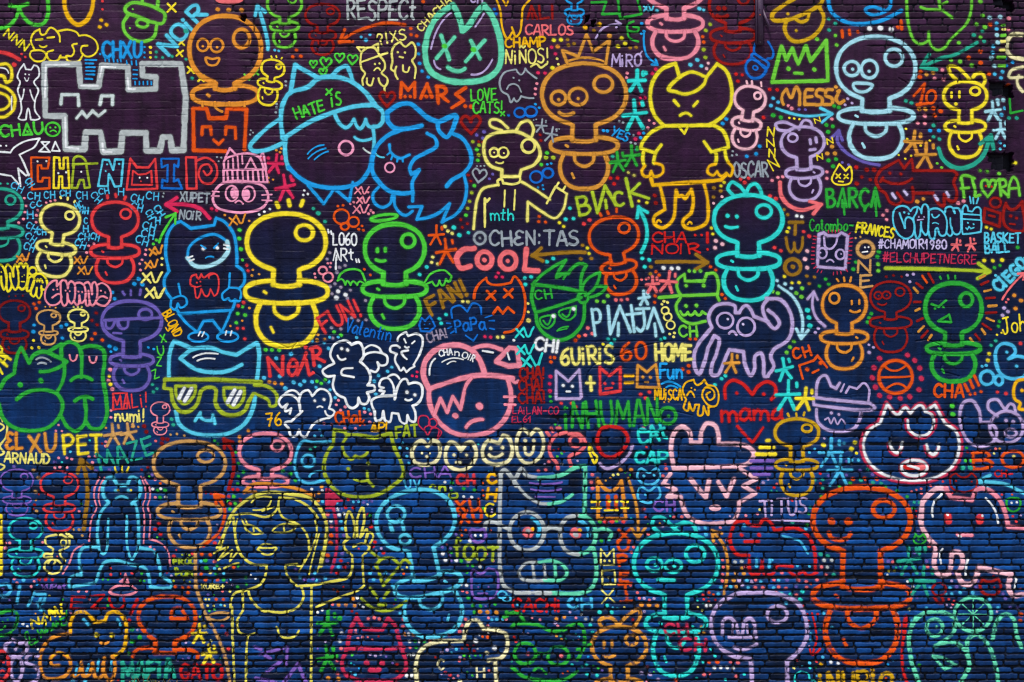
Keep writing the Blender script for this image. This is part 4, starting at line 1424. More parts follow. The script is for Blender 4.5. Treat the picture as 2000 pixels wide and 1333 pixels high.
load('''
@ 1 2
@ Z 515 660 8.96
*painted_word||R 66 l 115,665 75,345 330,640 335,325
R 58 e 510,515,78,140,8
R 50 l 470,505 590,500
R 62 s 590,640 680,450 745,260
R 62 l 735,360 800,650 870,610
R 66 d 735,158
R 64 l 885,480 850,190
R 62 s 815,190 930,160 995,215 960,290 880,330! 1065,415
@ 1 2
> painted_cat | biggest white winged cat standing with folded arms
W 21 s 600,195 570,130 600,50 650,25 690,20 732,52! 790,35 820,80 822,150 798,182! 850,230 876,290 870,340 856,362! 905,368 908,400 850,418! 868,460 842,505 805,500 785,458! 780,510 740,537 705,518 680,460! 622,430 590,370 602,290! 540,292 510,252 545,222 600,195
W 20 s 740,230 665,240 655,275 750,300
W 20 s 800,172 850,120 930,110 1002,140 1000,200 955,210 930,185! 940,230 918,260 880,250
W 20 s 820,90 880,55 940,75 962,110
- face
W 24 d 655,80 700,92
W 18 s 625,135 648,165 685,160
> painted_cat | white cat with one arm folded beside the pink cap
W 18 s 1085,20 1098,-15 1150,-45! 1165,-14! 1230,-32 1272,-5 1275,50 1250,130 1207,205! 1215,218! 1180,236! 1152,262! 1130,228! 1108,250 1090,220! 1065,170 1078,122! 1030,102 1032,68 1078,58 1100,72
W 18 s 1165,95 1115,108 1130,140 1155,162
W 16 l 1135,8 1148,36
W 16 l 1195,42 1215,25
W 15 s 1140,66 1155,75 1170,70
> painted_cat | white winged cat on all fours left of the pink cap head
W 20 s 1062,470 1080,390 1120,320 1150,315 1170,352! 1220,340 1265,362 1272,440 1240,500 1200,520! 1222,580 1215,640 1180,632 1160,590! 1148,655 1110,640 1090,580! 1042,575! 1025,642 990,632 975,560! 960,622 920,632 908,560! 890,520 885,480 930,452 1060,440
W 18 s 1060,440 1050,360 1010,308 960,320 945,370 978,382! 945,402 985,408! 960,440
W 18 s 1010,298 1060,280 1098,312
- face
W 24 d 1155,415 1215,435
W 17 s 1145,470 1165,478 1192,470
> painted_cat | white winged cat with a long tail above the bare bricks
W 19 s 340,560 330,480 352,420 400,400 432,445! 490,390 550,410 576,470 560,540! 602,570 560,612! 490,630 430,670! 402,720 380,757 352,750 330,702! 308,750 270,752 250,690! 222,650 270,640! 310,602 356,560
W 18 s 340,560 330,490 280,440 210,440 175,490 202,530 240,505! 225,560 270,540! 260,580
W 17 s 220,430 280,400 330,430
W 18 s 530,560 545,590 575,600
- face
W 22 d 450,480 520,470
W 15 s 470,530 490,522 510,530
*painted_word||OR 21 t 612,662 815,650 92 CHa!
*painted_cross||OR 12 X 812,650,22
*painted_word||AM 17 t 880,712 1015,716 64 ΔPI
*painted_word||OL 22 t 1072,762 1240,752 86 FAT
*painted_word||AM 17 t 82,668 195,665 92 76
> painted_cap_head | big pink sad head wearing a cap with a cat ear
SP 44 s 1325,388 1285,300 1288,200 1350,110 1450,62 1560,55 1650,92 1712,170 1755,280
SP 40 s 1325,388 1500,332 1640,295 1760,283 1860,292 1965,312
SP 34 s 1645,85 1720,62 1800,62 1878,88
SP 38 p 1940,75 1995,80 2020,212 1930,215 1838,182
SP 26 s 2005,330 1985,340 1960,325
SP 38 s 1325,390 1330,500 1372,600 1430,672 1520,730 1650,747 1780,720 1880,650 1942,540 1952,420 1930,320
SP 20 l 1900,450 1985,448
SP 20 l 1905,510 1985,512
- hair
SP 30 l 1365,590 1412,462 1465,570 1506,448 1566,545 1592,420
SP 28 s 1592,420 1610,360 1648,310
- face
SP 54 d 1708,520
SP 46 d 1523,593
SP 30 s 1610,682 1660,637 1735,625
- cap_print
W 11 t 1406,140 1505,128 46 CHA
W 11 t 1520,130 1558,136 50 n
W 11 t 1575,145 1612,160 46 O
W 11 t 1622,165 1662,184 50 iR
W 11 s 1425,185 1500,155 1588,166
W 11 s 1465,200 1500,180 1530,182
W 15 s 1372,158 1338,205 1328,280
W 15 l 1735,98 1815,112
W 14 l 1925,115 1940,165
z 1 z 1325,388 1285,300 1288,200 1450,62 1650,92 1980,80 2020,212 1952,420 1880,650 1650,747 1430,672
> painted_cat_head | olive cat head on bare bricks with a curl of hair
OL 29 s 592,812! 600,705! 680,718! 690,735 780,742 905,765! 1032,728! 1048,800 1062,850! 1110,950 1126,1050 1050,1130 920,1202 780,1217 650,1190 560,1110 520,1000 540,890 592,812
OL 24 s 690,762 662,820 680,890 730,930 760,902! 790,915 830,900 852,878
- face
OL 26 d 857,960 705,1000
OL 22 l 850,1025 856,1090 897,1135
OL 20 s 750,1080 800,1097 856,1090
> painted_dummy | sky blue round outline between the pink dummy and the olive cat
SB 23 s 570,792 440,800 360,790 310,880 300,1000 330,1080 400,1112 520,1090
SB 22 e 400,940,48,46
SB 18 s 410,1060 440,1030 505,1020
*painted_dummy|pink dummy under the tail of the sunglasses cat|SP 30 P 72,872,200,142,52,226,172,40,0,0
> painted_rainbow | orange arc above the long haired woman
O 27 s -90,1180 -40,1130 20,1115 140,1122 300,1150 440,1205
O 20 l -90,1180 0,1178
> painted_scribble | crimson scribbled loops beside the pink cap head
CM 12 s 1300,720 1245,660 1255,600 1310,600 1330,660 1290,690 1310,740
CM 12 e 1355,650,32,32
CM 12 s 1320,740 1350,690 1400,700 1390,770 1420,720 1370,680
> painted_face | leftmost cream cat face of the row of four
CR 31 c 1235,800 1195,870 1215,950 1290,972 1370,950 1410,880 1392,800 1352,788! 1312,830! 1275,788
CR 17 d 1270,882 1330,882
CR 24 d 1308,908
> painted_face | cream cat face with a small mouth, second in the row of four
CR 30 c 1488,798 1450,880 1470,970 1570,1012 1660,960 1686,870 1648,798 1605,810! 1570,862! 1530,812
CR 24 d 1515,895 1610,895
CR 28 l 1535,955 1562,955
> painted_face | smiling cream cat face, third in the row of four
CR 30 c 1778,788 1735,855 1750,930 1830,970 1932,940 1962,870 1932,762 1890,748! 1860,805! 1820,795
CR 28 d 1795,845 1885,838
CR 24 s 1785,895 1830,915 1885,888
@ 2 2
> painted_face | narrow smiling cream cat face, rightmost of the row of four
CR 28 c 78,700 40,770 40,880 90,950 155,957 220,900 242,800 212,712 182,700! 142,742!
CR 28 d 100,785 165,785
CR 22 s 98,840 105,885 135,895 160,870 165,830
@ 1 2
*painted_word||P2 20 t 1180,1072 1490,1062 78 CHA
*painted_word||R 26 t 1540,1125 1675,1120 72 CH
*painted_word||AM 27 t 1775,1115 1840,1112 72 C
*painted_word||AM 27 t 1765,1235 1842,1245 92 H
*painted_word||OL 22 t 1325,1170 1455,1178 72 cn
*painted_word||OL 22 t 1475,1225 1555,1225 68 o
*painted_word||OR 25 t 1530,1325 1715,1320 82 XU
*painted_word||Y 20 t 1765,1380 1840,1362 100 C
*painted_word||OR 25 t 1560,1420 1735,1400 90 XU
*painted_word||OR 18 d 1735,1110 1735,1165 1740,1205 1565,1475 1605,1470 1575,1510
> painted_triangle | crimson triangular mark below the olive cat head
CM 14 f 530,1150 560,1150 672,1250 620,1258 590,1310 530,1310
CM 22 s 590,1290 612,1400 618,1600 600,1700 575,1790
*painted_word||SB 18 t 1140,1150 1260,1145 60 UV
@ 2 2
*painted_word||W 25 t 175,88 362,110 88 CH!
*painted_mark||CY 20 x 105,90,62
*painted_mark||CY 20 x 155,178,80
*painted_word||PY 25 t 378,208 780,188 128 6UiRiS
*painted_word||OR 25 t 840,170 1030,155 130 6O
*painted_word||PY 27 t 1098,168 1375,172 122 HOME
*painted_word||DR 20 t 60,312 255,308 84 CHA!
*painted_word||DR 20 t 55,405 245,398 84 CHA!
*painted_word||DR 20 t 52,502 262,492 84 CHA!
*painted_word||CM 11 t 5,582 355,582 56 LAiLAN-CO
*painted_word||CM 11 t 0,648 150,645 48 EL61
> painted_cat_head | lilac cat head box on the left of the sum
LI 23 p 337,252 432,332 515,243 530,450 518,464 338,466
W 24 d 390,362 460,368
W 20 l 418,410 445,410
*painted_mark||PY 25 l 600,300 606,400
PY 24 l 570,345 630,345
> painted_cat_head | red cat head box in the middle of the sum
R 23 p 672,227 745,290 828,225 828,406 675,430
R 22 d 710,348 770,345
R 18 l 715,388 765,382
*painted_mark||AM 22 l 865,290 927,290
AM 22 l 865,343 925,340
> painted_cat_head | orange cat head box on the right of the sum
OT 22 p 962,207 1032,262 1100,202 1126,380 956,374
OT 22 d 1000,298 1058,300
OT 18 l 1018,338 1042,338
*painted_word||B 21 t 1128,305 1305,315 112 Fun
B 16 s 1145,352 1212,335 1288,372
B 15 s 1180,378 1220,366 1265,382
*painted_word||AM 16 t 1092,472 1300,472 82 MUiSCA
> painted_elephant | small amber elephant with a spiral ear
AM 15 s 1322,452 1305,400 1330,342 1390,320! 1420,360 1472,320! 1495,360! 1555,375 1582,440 1560,520 1500,512 1455,440 1482,380 1540,400 1546,455 1510,475 1488,430 1515,415
AM 15 s 1322,452 1332,470! 1315,540 1345,556 1356,495! 1382,556 1402,512! 1432,510! 1425,592 1455,590 1466,520! 1500,592 1502,530! 1560,520
- face
AM 13 s 1338,442 1368,410 1396,452
AM 12 d 1372,382 1398,395
*painted_star||OT 22 k 1680,195,72
> painted_heart | red heart with eyes and a word for mother
RD 28 s 1632,462 1632,370 1682,325 1755,345 1840,432! 1890,362 1960,335 2012,370 2015,430 1985,470
RD 26 d 1718,420 1925,430
RD 22 l 1725,675 1840,802 1922,685
- word
RD 27 t 1605,632 2075,628 122 mama
*painted_word||GG 28 t 410,695 1130,650 190 iNHUMAN
> painted_letter | green letter O with a dot
GG 28 e 1192,595,62,62
GG 24 d 1198,598
GG 20 d 420,535 330,660 360,675
> painted_dummy | salmon dummy on bare bricks right of the four cream faces
SA 26 s 415,722 330,752 286,830 302,910 340,955 352,1000
SA 26 s 435,735 520,740 562,810 512,875 440,908 452,980
SA 24 e 485,790,44,42
SA 24 l 265,720 285,745
SA 24 l 300,690 312,715
SA 24 l 345,690 365,690
> painted_face | red outlined egg with a lilac shadow and a yellow mark
RD 30 c 690,692 652,790 692,890 770,912 862,840 888,765 830,692
LI 24 s 672,962 720,1000 812,970 900,885 922,822
Y 20 c 595,812 622,880 652,912 632,960 612,922 590,862
*painted_word||CY 26 t 985,822 1195,765 118 CAt
*painted_word||CY 26 t 945,962 1195,962 92 CAP
CY 22 l 975,720 1120,715
> painted_cat | orange cat box standing below the mint ear with yellow bars
O 28 s 660,1385! 655,1080! 750,1172 838,1092! 872,1385! 660,1385
Y 20 l 610,1255 672,1250
Y 20 l 610,1302 682,1300
Y 20 l 838,1252 885,1255
Y 20 l 838,1300 890,1302
OR 30 l 735,1215 735,1300
OR 28 l 795,1215 798,1300
Y 22 d 745,1248 800,1252
Y 16 l 710,1320 810,1320
*painted_arrow||OT 22 a 890,1075 945,1250 965,1400 965,1535 H100
> painted_dummy | sky blue figure with two round faces stacked
SB 20 c 985,1000 958,1060 1000,1112 1080,1120 1132,1060 1110,1000 1050,1030
SB 20 c 985,1140 968,1230 1050,1262 1132,1210 1112,1132 1050,1170
SB 20 d 1008,1055 1085,1050 1020,1200
> painted_bunny_cap | pale pink pointed cap and furry face with closed eyes
PP 36 s 1238,992 1218,850 1240,730 1300,680 1358,720 1372,800! 1442,800! 1450,720 1490,655 1550,668 1580,740 1582,810! 1700,810 1800,830 1850,880 1822,950 1752,978 1600,985 1400,992 1238,1000
- face
PP 32 l 1212,1040 1155,1115 1252,1160 1190,1215 1290,1218
PP 32 s 1290,1218 1310,1290 1335,1350 1400,1400 1500,1422 1600,1415 1690,1400 1732,1330 1738,1260! 1862,1190! 1770,1132! 1870,1080! 1720,985
PP 36 l 1370,1085 1482,1222 1508,1092
PP 36 l 1580,1102 1642,1212 1700,1080
PP 30 E 1555,1300,46,26
z 1 z 1238,992 1218,850 1300,680 1550,668 1582,810 1850,880 1822,950 1870,1080 1738,1260 1600,1415 1400,1400 1290,1218 1155,1115
@ 2 2
*painted_word||P2 22 t 1090,1322 1250,1318 80 CH
@ 3 2
> painted_bar | purple bars left of the dark yellow dummy
P2 26 l -130,942 40,942
P2 26 l -130,996 30,996
P2 22 l -110,1045 10,1045
*painted_bar||Y 26 l -10,785 10,785
Y 26 l -60,838 45,838
Y 28 l -90,890 55,890
*painted_arrow||SK 28 a 2060,1240 1960,1190 1820,1120 1612,1098 H100
*painted_cat_head|dark red round cat head outline above the big pink cat|DR 16 c 1400,1060 1440,1035! 1500,1070 1560,1032! 1600,1080 1590,1150 1500,1180 1410,1150
DR 16 d 1440,1095 1560,1100
*painted_word||RD 16 t 1740,1065 1880,1060 48 CH-
*painted_cat_head|small green smiling face at the right edge|GG 18 c 1830,1240 1880,1225 1930,1240 1920,1310 1880,1330 1840,1310
W 16 d 1865,1262 1905,1258
*painted_word||OR 22 t 200,165 335,132 80 CH
> painted_fox | orange-red angular cat under two orange letters
OR 20 s 265,312 238,210! 350,172! 378,135! 450,225
OR 30 d 297,240 400,190
OR 18 l 340,267 385,245
> painted_cat_head | lilac cat head with a headband and wavy mouth
LI 24 s 368,440 372,360 400,300 440,288 480,368! 520,386! 548,345
LI 16 l 556,410 582,352
LI 18 s 595,420 622,372! 680,390! 732,345 772,390 766,488
LI 24 s 370,545 380,640 450,700 560,715 660,692 702,620 712,560
- headband
LI 25 c 345,455! 350,512! 760,552 775,500! 560,480
- face
LI 22 d 483,573 540,585
LI 14 s 435,625 460,612 480,656 505,612 530,662 560,620 592,656
> painted_ball | orange basketball ringed by crimson dots
OR 26 e 975,298,128,126
OR 19 s 890,212 965,252 1060,207
OR 19 s 862,300 980,300 1095,293
OR 19 s 905,388 990,350 1065,390
- dot
CM 38 d 850,155 1065,130 1118,168 1158,230 1170,308 1150,395 1082,448 1008,460 928,450 850,438 818,376 795,302 808,226
*painted_word||OR 24 t 1270,450 1495,450 92 CHA
OR 24 l 1505,355 1530,405
OR 24 l 1545,325 1568,380
OR 24 l 1580,292 1612,362
OR 22 d 1545,430 1582,425 1628,410
*painted_star||CY 26 k 125,240,82 150,440,115
*painted_star||Y 25 k 280,468,86
> painted_bubble | sky blue bubble letter with round bubbles
SB 27 c 1742,100 1790,45 1870,60 1892,110 1840,160! 1900,140 1975,160 1990,220 1950,300 1850,310 1770,262
SB 26 e 1675,305,52,52
SB 26 e 1765,325,30,36
SB 24 d 1825,108 1900,215
> painted_skull | amber head outline at the right edge
AM 26 s 1990,315 1905,330 1878,400 1890,470 1930,500 1920,540 1985,552
AM 26 d 1940,400
*painted_dummy|dark yellow dummy on bare bricks below the yellow star|AD 27 P 220,725,168,106,48,245,162,44,480,124
- face
AD 18 l 150,580 158,598
AD 18 l 215,578 217,598
AD 18 l 278,570 272,592
*painted_star||SB 26 k 478,880,112 550,1020,118
SB 22 d 540,810 580,805 640,935 690,935
> painted_cat_head | white and crimson outlined cat head with open red lips
CM 34 s 847,643! 904,495! 985,578 1048,521 1090,568! 1163,502 1204,551! 1283,497! 1363,643! 1455,716 1481,831 1434,978 1309,1072 1152,1103 996,1093 849,1040 745,936 713,810 755,706 847,643
CM 30 s 1205,554 1261,576 1283,649 1238,738 1149,761 1070,705 1059,626
W 22 s 858,650! 912,508! 990,588 1050,533 1090,578! 1160,515 1200,562! 1275,510! 1352,650! 1440,720 1465,830 1420,970 1300,1060 1150,1090 1000,1080 860,1030 760,930 730,810 770,710 858,650
W 21 s 1200,565 1250,585 1270,650 1230,730 1150,750 1080,700 1070,630
- eye
CM 30 s 920,812 936,862 980,893 1010,868 1018,840
W 22 s 932,800 947,850 985,880 1015,852 1028,800
CM 30 s 1203,830 1217,880 1258,905 1292,880 1302,850
W 22 s 1215,815 1228,868 1264,892 1297,866 1310,815
- lips
CM 24 e 1118,998,108,68
W 24 e 1118,995,98,60
RD 18 E 1090,985,60,26
SA 18 E 1165,985,42,30
W 20 l 1070,975 1150,1000
> painted_snail_cat | lilac creature with a bow and round ears at the right edge
LI 25 c 1500,490 1560,480 1612,550 1630,645! 1700,650 1752,720 1720,800 1640,830 1560,812 1490,720 1468,580
LI 25 e 1825,682,128,122
LI 23 s 1755,600 1685,540 1690,485 1750,470 1805,540
LI 22 s 1818,545 1850,505 1880,515 1892,565
- face
LI 26 d 1820,632 1875,640
LI 22 e 1858,728,42,30
*painted_word||OR 26 t 1570,1000 1960,990 120 BO
@ S
*painted_word||LI 5.4 t 1486,1008 1578,1003 31 TiTUS
LI 4 l 1500,1015 1580,1018
@ 3 3
*painted_dummy|biggest orange-red dummy on bare bricks at the lower right|OR 44 P 717,88,372,252,146,578,372,102,1100,280
- face
OR 56 d 482,98 612,98
OR 32 s 465,185 485,225 545,242 610,225 632,190
> painted_cat | big pink cat with red eyes and white glints at the right edge
PP 40 s 1175,10 1185,-50 1220,-95 1290,-150 1360,-155!
SP 36 s 1360,-155! 1400,-85! 1560,-65! 1602,-145 1680,-145 1765,-75 1812,20 1840,140! 1990,150
PP 40 s 1175,10 1175,130 1230,230 1282,290 1270,420 1300,500 1370,512 1402,430 1412,342 1470,340 1490,420 1452,500! 1490,570 1560,572 1602,500 1612,447! 1700,472 1860,502! 1840,600 1870,662 1990,650
- face
R 60 l 1378,62 1380,95
R 60 l 1620,70 1622,95
W 18 d 1375,48 1640,55
SP 28 l 1455,200 1560,205
W 16 l 1460,210 1475,215
- glint
W 17 s 1330,-110 1268,-40 1255,20 1260,62
W 17 s 1665,-80 1735,10 1760,110
W 18 s 1335,308 1318,350 1322,420
W 18 s 1532,388 1518,430 1512,510
W 18 l 1900,535 1888,610
z 1 z 1175,10 1220,-95 1360,-155 1560,-65 1680,-145 1840,140 2000,150 2000,650 1612,447 1490,570 1300,500
> painted_creature | mint creature with a wheel for an ear in the lower right corner
MI 34 s 1165,1360 1095,1150 1080,980 1120,862 1200,800 1320,790 1425,832
MI 28 e 1275,912,62,66
MI 22 d 1288,905
MI 28 s 1422,880 1410,960 1282,1052
MI 32 s 1282,1052 1400,1020 1502,1080 1542,1200 1462,1350
MI 32 s 1542,1200 1530,1010 1592,965 1680,1035 1742,1200 1765,1350
MI 34 s 1720,1000 1760,852 1822,810 1882,852 1902,960 1940,1060
MI 22 p 1262,1130 1330,1140 1440,1195 1350,1230
z 1 z 1080,980 1200,800 1440,830 1600,680 1730,830 1880,850 1940,1060 1960,1340 1150,1340
- wheel
MI 27 e 1570,810,140,130
MI 10 l 1570,700 1572,920
MI 10 l 1460,810 1680,812
MI 10 l 1490,735 1650,885
MI 10 l 1650,735 1490,885
*painted_star||TE 26 k 1080,400,108 1180,560,118
TE 24 l 1160,290 1160,350
TE 24 l 1200,285 1205,330
> painted_cat_head | small green cat head outline
GG 16 s 1130,195! 1155,215 1190,195! 1208,240 1160,275 1115,250 1130,195
GG 16 d 1150,235 1180,235
> painted_cat_head | small dark red cat head outline
DR 22 c 1640,540! 1695,560 1760,535! 1782,600 1740,660 1660,655 1622,600
DR 18 d 1690,600 1730,602
*painted_dummy||DR 20 e 1310,620,52,48
DR 22 s 1275,680 1300,720 1340,720 1330,670
> painted_pole | dark red tapering line beside the big orange-red dummy
RD 34 l 1055,830 1040,960
RD 22 s 1040,960 1025,1100 1035,1240 1062,1330
> painted_line | dark red wavy line left of the orange-red dummy
RD 16 s 335,800 360,900 372,1000 350,1080 340,1110
RD 16 s 320,1080 345,1120 400,1070
*painted_word||AD 36 t 395,1400 950,1400 145 iNUPiO
> painted_bubble | cyan small bubbles near the bottom edge
CY 13 c 205,1285 250,1245 310,1270 320,1310 360,1320 350,1350 220,1350
@ 2 3
> painted_dummy | lilac dummy with drooping eyes at the bottom edge
LI 34 s 1838,1365 1830,1155! 1700,1130 1580,1050 1525,920 1555,770 1680,670 1850,640 2050,660 2190,730 2248,850 2255,990 2190,1100 2105,1172! 2110,1365
LI 28 e 2030,810,76,62
- face
LI 28 s 1610,965 1618,860 1660,835 1705,870 1735,965
LI 28 s 1762,965 1785,860 1825,840 1850,870 1862,965
LI 22 l 1660,985 1870,985
LI 26 s 1702,1062 1780,1078 1872,1040
LI 20 l 1690,890 1690,950
LI 20 l 1800,890 1805,950
@ Z 1360 1000 5.173
> painted_cat | dark red cat lying on bare bricks beside the orange-red dummy
RD 36 s 520,85 480,85 400,105 360,180 340,260 355,350 410,425 530,438
RD 34 s 500,80 545,130 640,135! 670,80 710,75 760,120 790,185! 1000,160 1060,185 1130,240 1180,340 1200,450 1200,580
RD 32 s 535,470 545,610 600,625! 625,630 660,560 665,490
RD 32 s 665,560 680,620 760,630 800,580 800,540! 850,540 970,550
RD 32 s 940,600 1000,640 1080,600 1120,640 1220,610
- face
RD 40 d 455,230 632,230
RD 34 l 490,298 630,298
- glint
SB 24 s 870,240 980,270 1050,300 1125,420
SB 30 l 608,470 608,545
SB 30 l 745,480 735,555
z 1 z 360,180 500,80 760,120 1130,240 1200,580 540,600 400,420
@ 2 3
*painted_dummy|big cyan dummy with a bow on bare bricks|CY 35 P 1255,425,322,238,88,450,232,74,858,176
CY 32 s 1130,190 1075,130 1090,72 1150,72 1220,130 1282,192
CY 32 s 1232,142 1310,112 1390,132 1412,182
- face
CY 26 e 1090,430,60,50 1235,440,62,50
CY 28 d 1095,432 1240,440
CY 28 l 1120,545 1240,550
*painted_letter||OR 25 t 818,245 905,245 85 X
*painted_letter||OR 25 t 810,325 895,325 72 U
*painted_letter||OR 25 t 815,440 890,435 82 P
*painted_letter||OR 25 t 822,565 895,565 82 E
*painted_letter||OR 25 t 822,650 920,640 70 T
*painted_letter||OR 25 l 878,660 880,715
OR 20 l 830,710 920,705
> painted_cat_head | pale yellow cat box at the top of a column of pale yellow letters
PY 15 p 680,310 725,368 778,310 782,432 680,432
PY 18 d 708,400 745,400
*painted_letter||PY 15 p 690,478 785,472 792,580 692,582
PY 14 d 738,530
*painted_letter||PY 16 t 685,725 792,725 108 X
*painted_arrow||OT 22 a 1622,655 1652,450 1620,280 1530,170 H80
*painted_dummy|tan dummy with a bow at the bottom edge|OT 31 P 820,1055,208,152,66,292,178,46,0,0 
OT 28 s 690,915 668,862 720,832 780,850 812,900
OT 28 s 820,892 880,822 970,772 982,820 932,912
- face
OT 24 l 705,1020 706,1062
OT 24 l 765,1015 766,1062
OT 24 s 695,1122 740,1138 785,1122
> painted_robot | green robot face with round eyes at the bottom edge
GG 28 s -60,830 0,800 50,802 92,862
GG 28 s 0,905 60,880 200,890! 330,940 430,902! 520,882 552,950 548,1060 500,1160
GG 26 e 100,1110,82,80
GG 26 e 355,1128,80,70
GG 24 l 185,1110 280,1110
GG 24 l 500,1080 600,1040
SA 26 d 120,1108 375,1125
GG 22 s 170,1240 210,1220 262,1262
GG 28 s 0,1215 100,1290 390,1312 500,1250
*painted_word||CM 28 t 1170,970 1350,965 88 CH
*painted_word||CM 28 t 1285,1088 1488,1088 92 CH
*painted_word||SB 25 t 430,765 612,765 76 CH
*painted_word||RD 24 t 5,785 380,785 92 CACHi
@ Z 940 900 4.442
> painted_robot_cat | tall grey and mint cat faced robot wearing round glasses
SV 36 s 300,1145 200,1085 168,980 160,560 168,110! 200,78 250,125 300,215
SV 34 s 300,150 350,68 392,125 500,150
MI 38 s 500,150 700,122 830,52 900,45!
MI 36 l 902,45 896,480
SV 26 s 275,150 340,245 400,310 500,365 585,372
MI 30 s 585,372 700,350 790,290
MI 36 s 975,760 998,900 990,1030 950,1110 870,1147 600,1147
SV 36 l 600,1147 300,1145
P2 18 s 420,190 560,202 700,185
P2 18 s 430,245 560,262 690,245
P2 15 l 470,310 640,312
- glasses
SV 36 e 395,612,150,165
MI 38 s 830,470 930,500 985,580 985,690 930,780 840,815
SV 36 s 830,470 740,500 690,580 690,690 740,780 840,815
SV 34 s 545,622 600,578 690,592
SV 32 s 30,600 40,542 110,530 170,560 240,592
MI 32 s 975,612 1060,592 1128,622 1108,680
SB 36 s 440,500 500,560 490,650
SB 36 s 855,520 922,575 930,650
- eye
SA 96 d 400,615
SA 94 d 815,627
SV 46 d 402,608 818,638
AM 34 d 445,590 853,600
- mouth
SV 27 s 500,880 390,890 328,960 350,1020 440,1042 550,1036
MI 30 s 500,880 620,868 722,920 742,980 690,1032 550,1036
SV 26 l 445,900 460,1020
SV 26 l 545,900 558,1020
MI 30 l 638,890 645,1005
z 1 z 168,110 900,45 998,900 950,1147 200,1100
@ 1 3
*painted_dummy|big sky blue dummy leaning right on bare bricks|SK 34 P 1222,92,302,232,98,500,258,82,902,224 r-11 m
- face
SK 30 l 1025,120 1045,172
SK 30 s 1095,85 1120,120 1132,165
SK 24 e 1140,237,42,38
@ Z 400 940 3.391
> painted_girl | pale yellow woman with long hair raising two fingers
LY 18 s 190,240 198,330 212,420 250,500 320,548 410,556! 402,620 370,680 280,720 200,740 172,790 170,840
LY 18 l 610,548 535,556
LY 18 s 535,556 550,630 612,692! 700,690 830,665 950,635 975,580 976,490! 930,450 920,410 958,376!
LY 18 s 945,376 930,280 955,200 985,260 990,372
LY 18 s 1010,362 1010,250 1045,172 1056,250 1030,370
LY 15 s 1042,360 1075,318 1062,400
LY 15 s 1066,400 1090,337 1116,360 1092,420
LY 15 s 985,432 1040,412 1090,432 1075,465 1046,490!  1046,580 1055,690! 1020,720 900,765 740,832
LY 18 l 706,695 704,1345
LY 17 s 640,700 655,760 620,830 540,865 390,862!
LY 17 s 290,730 320,800 390,862
- body
LY 16 l 250,720 254,850
LY 16 s 254,850 214,930 230,1000 285,1022! 276,1130 272,1345
LY 18 l 180,832 182,960 197,1345
LY 13 l 285,1022 330,1005
LY 14 s 475,965 510,1030 600,1026 622,990
- face
LY 14 s 263,290 320,296 382,345! 320,347 270,316 263,290
LY 11 l 320,300 325,332
LY 11 l 243,253 265,290
LY 11 l 266,253 286,285
LY 14 s 450,326 510,285 607,290! 560,334 460,337
LY 11 l 520,290 528,330
LY 13 s 350,450 382,420 438,420 476,445! 440,482 390,482 350,450
LY 11 l 372,442 452,442
- hair
LY 21 s 100,440 170,235 230,160 330,95 440,70 560,85 690,108 770,190 806,290 800,400 770,560
LY 18 s 495,108 600,120 690,170 748,240
LY 15 s 180,222 300,215 390,236 440,225 480,180 492,110! 490,180 520,240 605,277 650,312 685,380 692,460
LY 11 s 310,140 360,105 440,105
LY 11 s 320,190 400,180 438,130
LY 11 l 380,197 460,170
LY 12 s 730,250 742,340 692,480 622,600
LY 11 s 757,350 722,480 690,618
LY 12 s 772,470 762,540 745,600
LY 11 s 660,520 640,560 600,552
LY 14 l 172,260 80,440
LY 13 s 60,476 110,450 152,436! 88,522! 182,455! 166,530! 216,470
LY 13 s 225,540 180,552 128,575
LY 12 l 216,250 196,330
z 1 z 100,440 230,160 440,70 690,108 806,290 770,560 612,692 704,700 704,1345 200,1345 170,840 400,620
@ 1 3
> painted_cat_head | olive cat head with a heart shaped brow below the hand
OL 22 l 880,330 945,382
OL 24 s 918,440! 960,388 1040,380 1102,432! 1142,392 1182,430
OL 24 l 920,430 975,590 1100,440
OL 24 l 875,610 928,682
OL 24 l 1015,630 980,682
OL 24 s 808,688 870,750 960,782 1060,770 1150,708
OL 28 l 940,737 990,737
*painted_star||GG 30 k 545,880,92 545,1150,95
GG 40 d 640,840
> painted_cat_head | crimson cat head with a band on bare bricks at the bottom
CM 30 s 700,1070 705,1020 735,900 772,838! 825,922! 965,930! 1012,842! 1062,892 1095,1000 1115,1070
CM 31 l 690,1072 800,1070
CM 31 l 825,1072 1040,1072
CM 31 l 1060,1070 1132,1065
CM 30 s 690,1092 658,1180 680,1262 762,1310 900,1318 1060,1312 1140,1240 1150,1180 1122,1092
CM 40 d 845,1182 965,1182
CM 44 l 880,1238 940,1235
> painted_beast | cream outlined long nosed beast at the bottom edge
CR 31 s 1232,1360 1226,1180 1260,1090 1320,1042 1400,1018 1590,1012! 1602,930 1640,862 1700,860 1742,920! 1850,932 1912,962 1922,1070 1880,1140 1780,1162!
CR 28 l 1832,1170 1842,1360
CR 30 d 1765,1105 1560,1325
W 36 d 1680,1010 1825,1065
- word
CR 20 t 1395,1235 1445,1230 76 C
CR 20 t 1690,1290 1755,1288 76 H
*painted_word||OL 25 t 1525,360 1580,355 130 f
*painted_word||OL 26 t 1590,385 1845,402 105 OOT
*painted_cat_head|small purple cat head with pale eyes|P2 22 c 1650,160 1700,168 1745,158! 1758,220 1700,262 1645,220 1640,170
W 18 d 1678,205 1720,205
> painted_cat_head | faint purple square figure beside the robot cat
P2 20 c 1660,470 1720,500 1780,460! 1842,480 1838,660 1780,690 1670,680 1650,560
P2 16 l 1690,520 1800,520
P2 16 d 1700,600 1780,600
P2 14 l 1700,650 1770,650
*painted_ring||SB 16 e 1885,660,34,26 1920,690,30,22
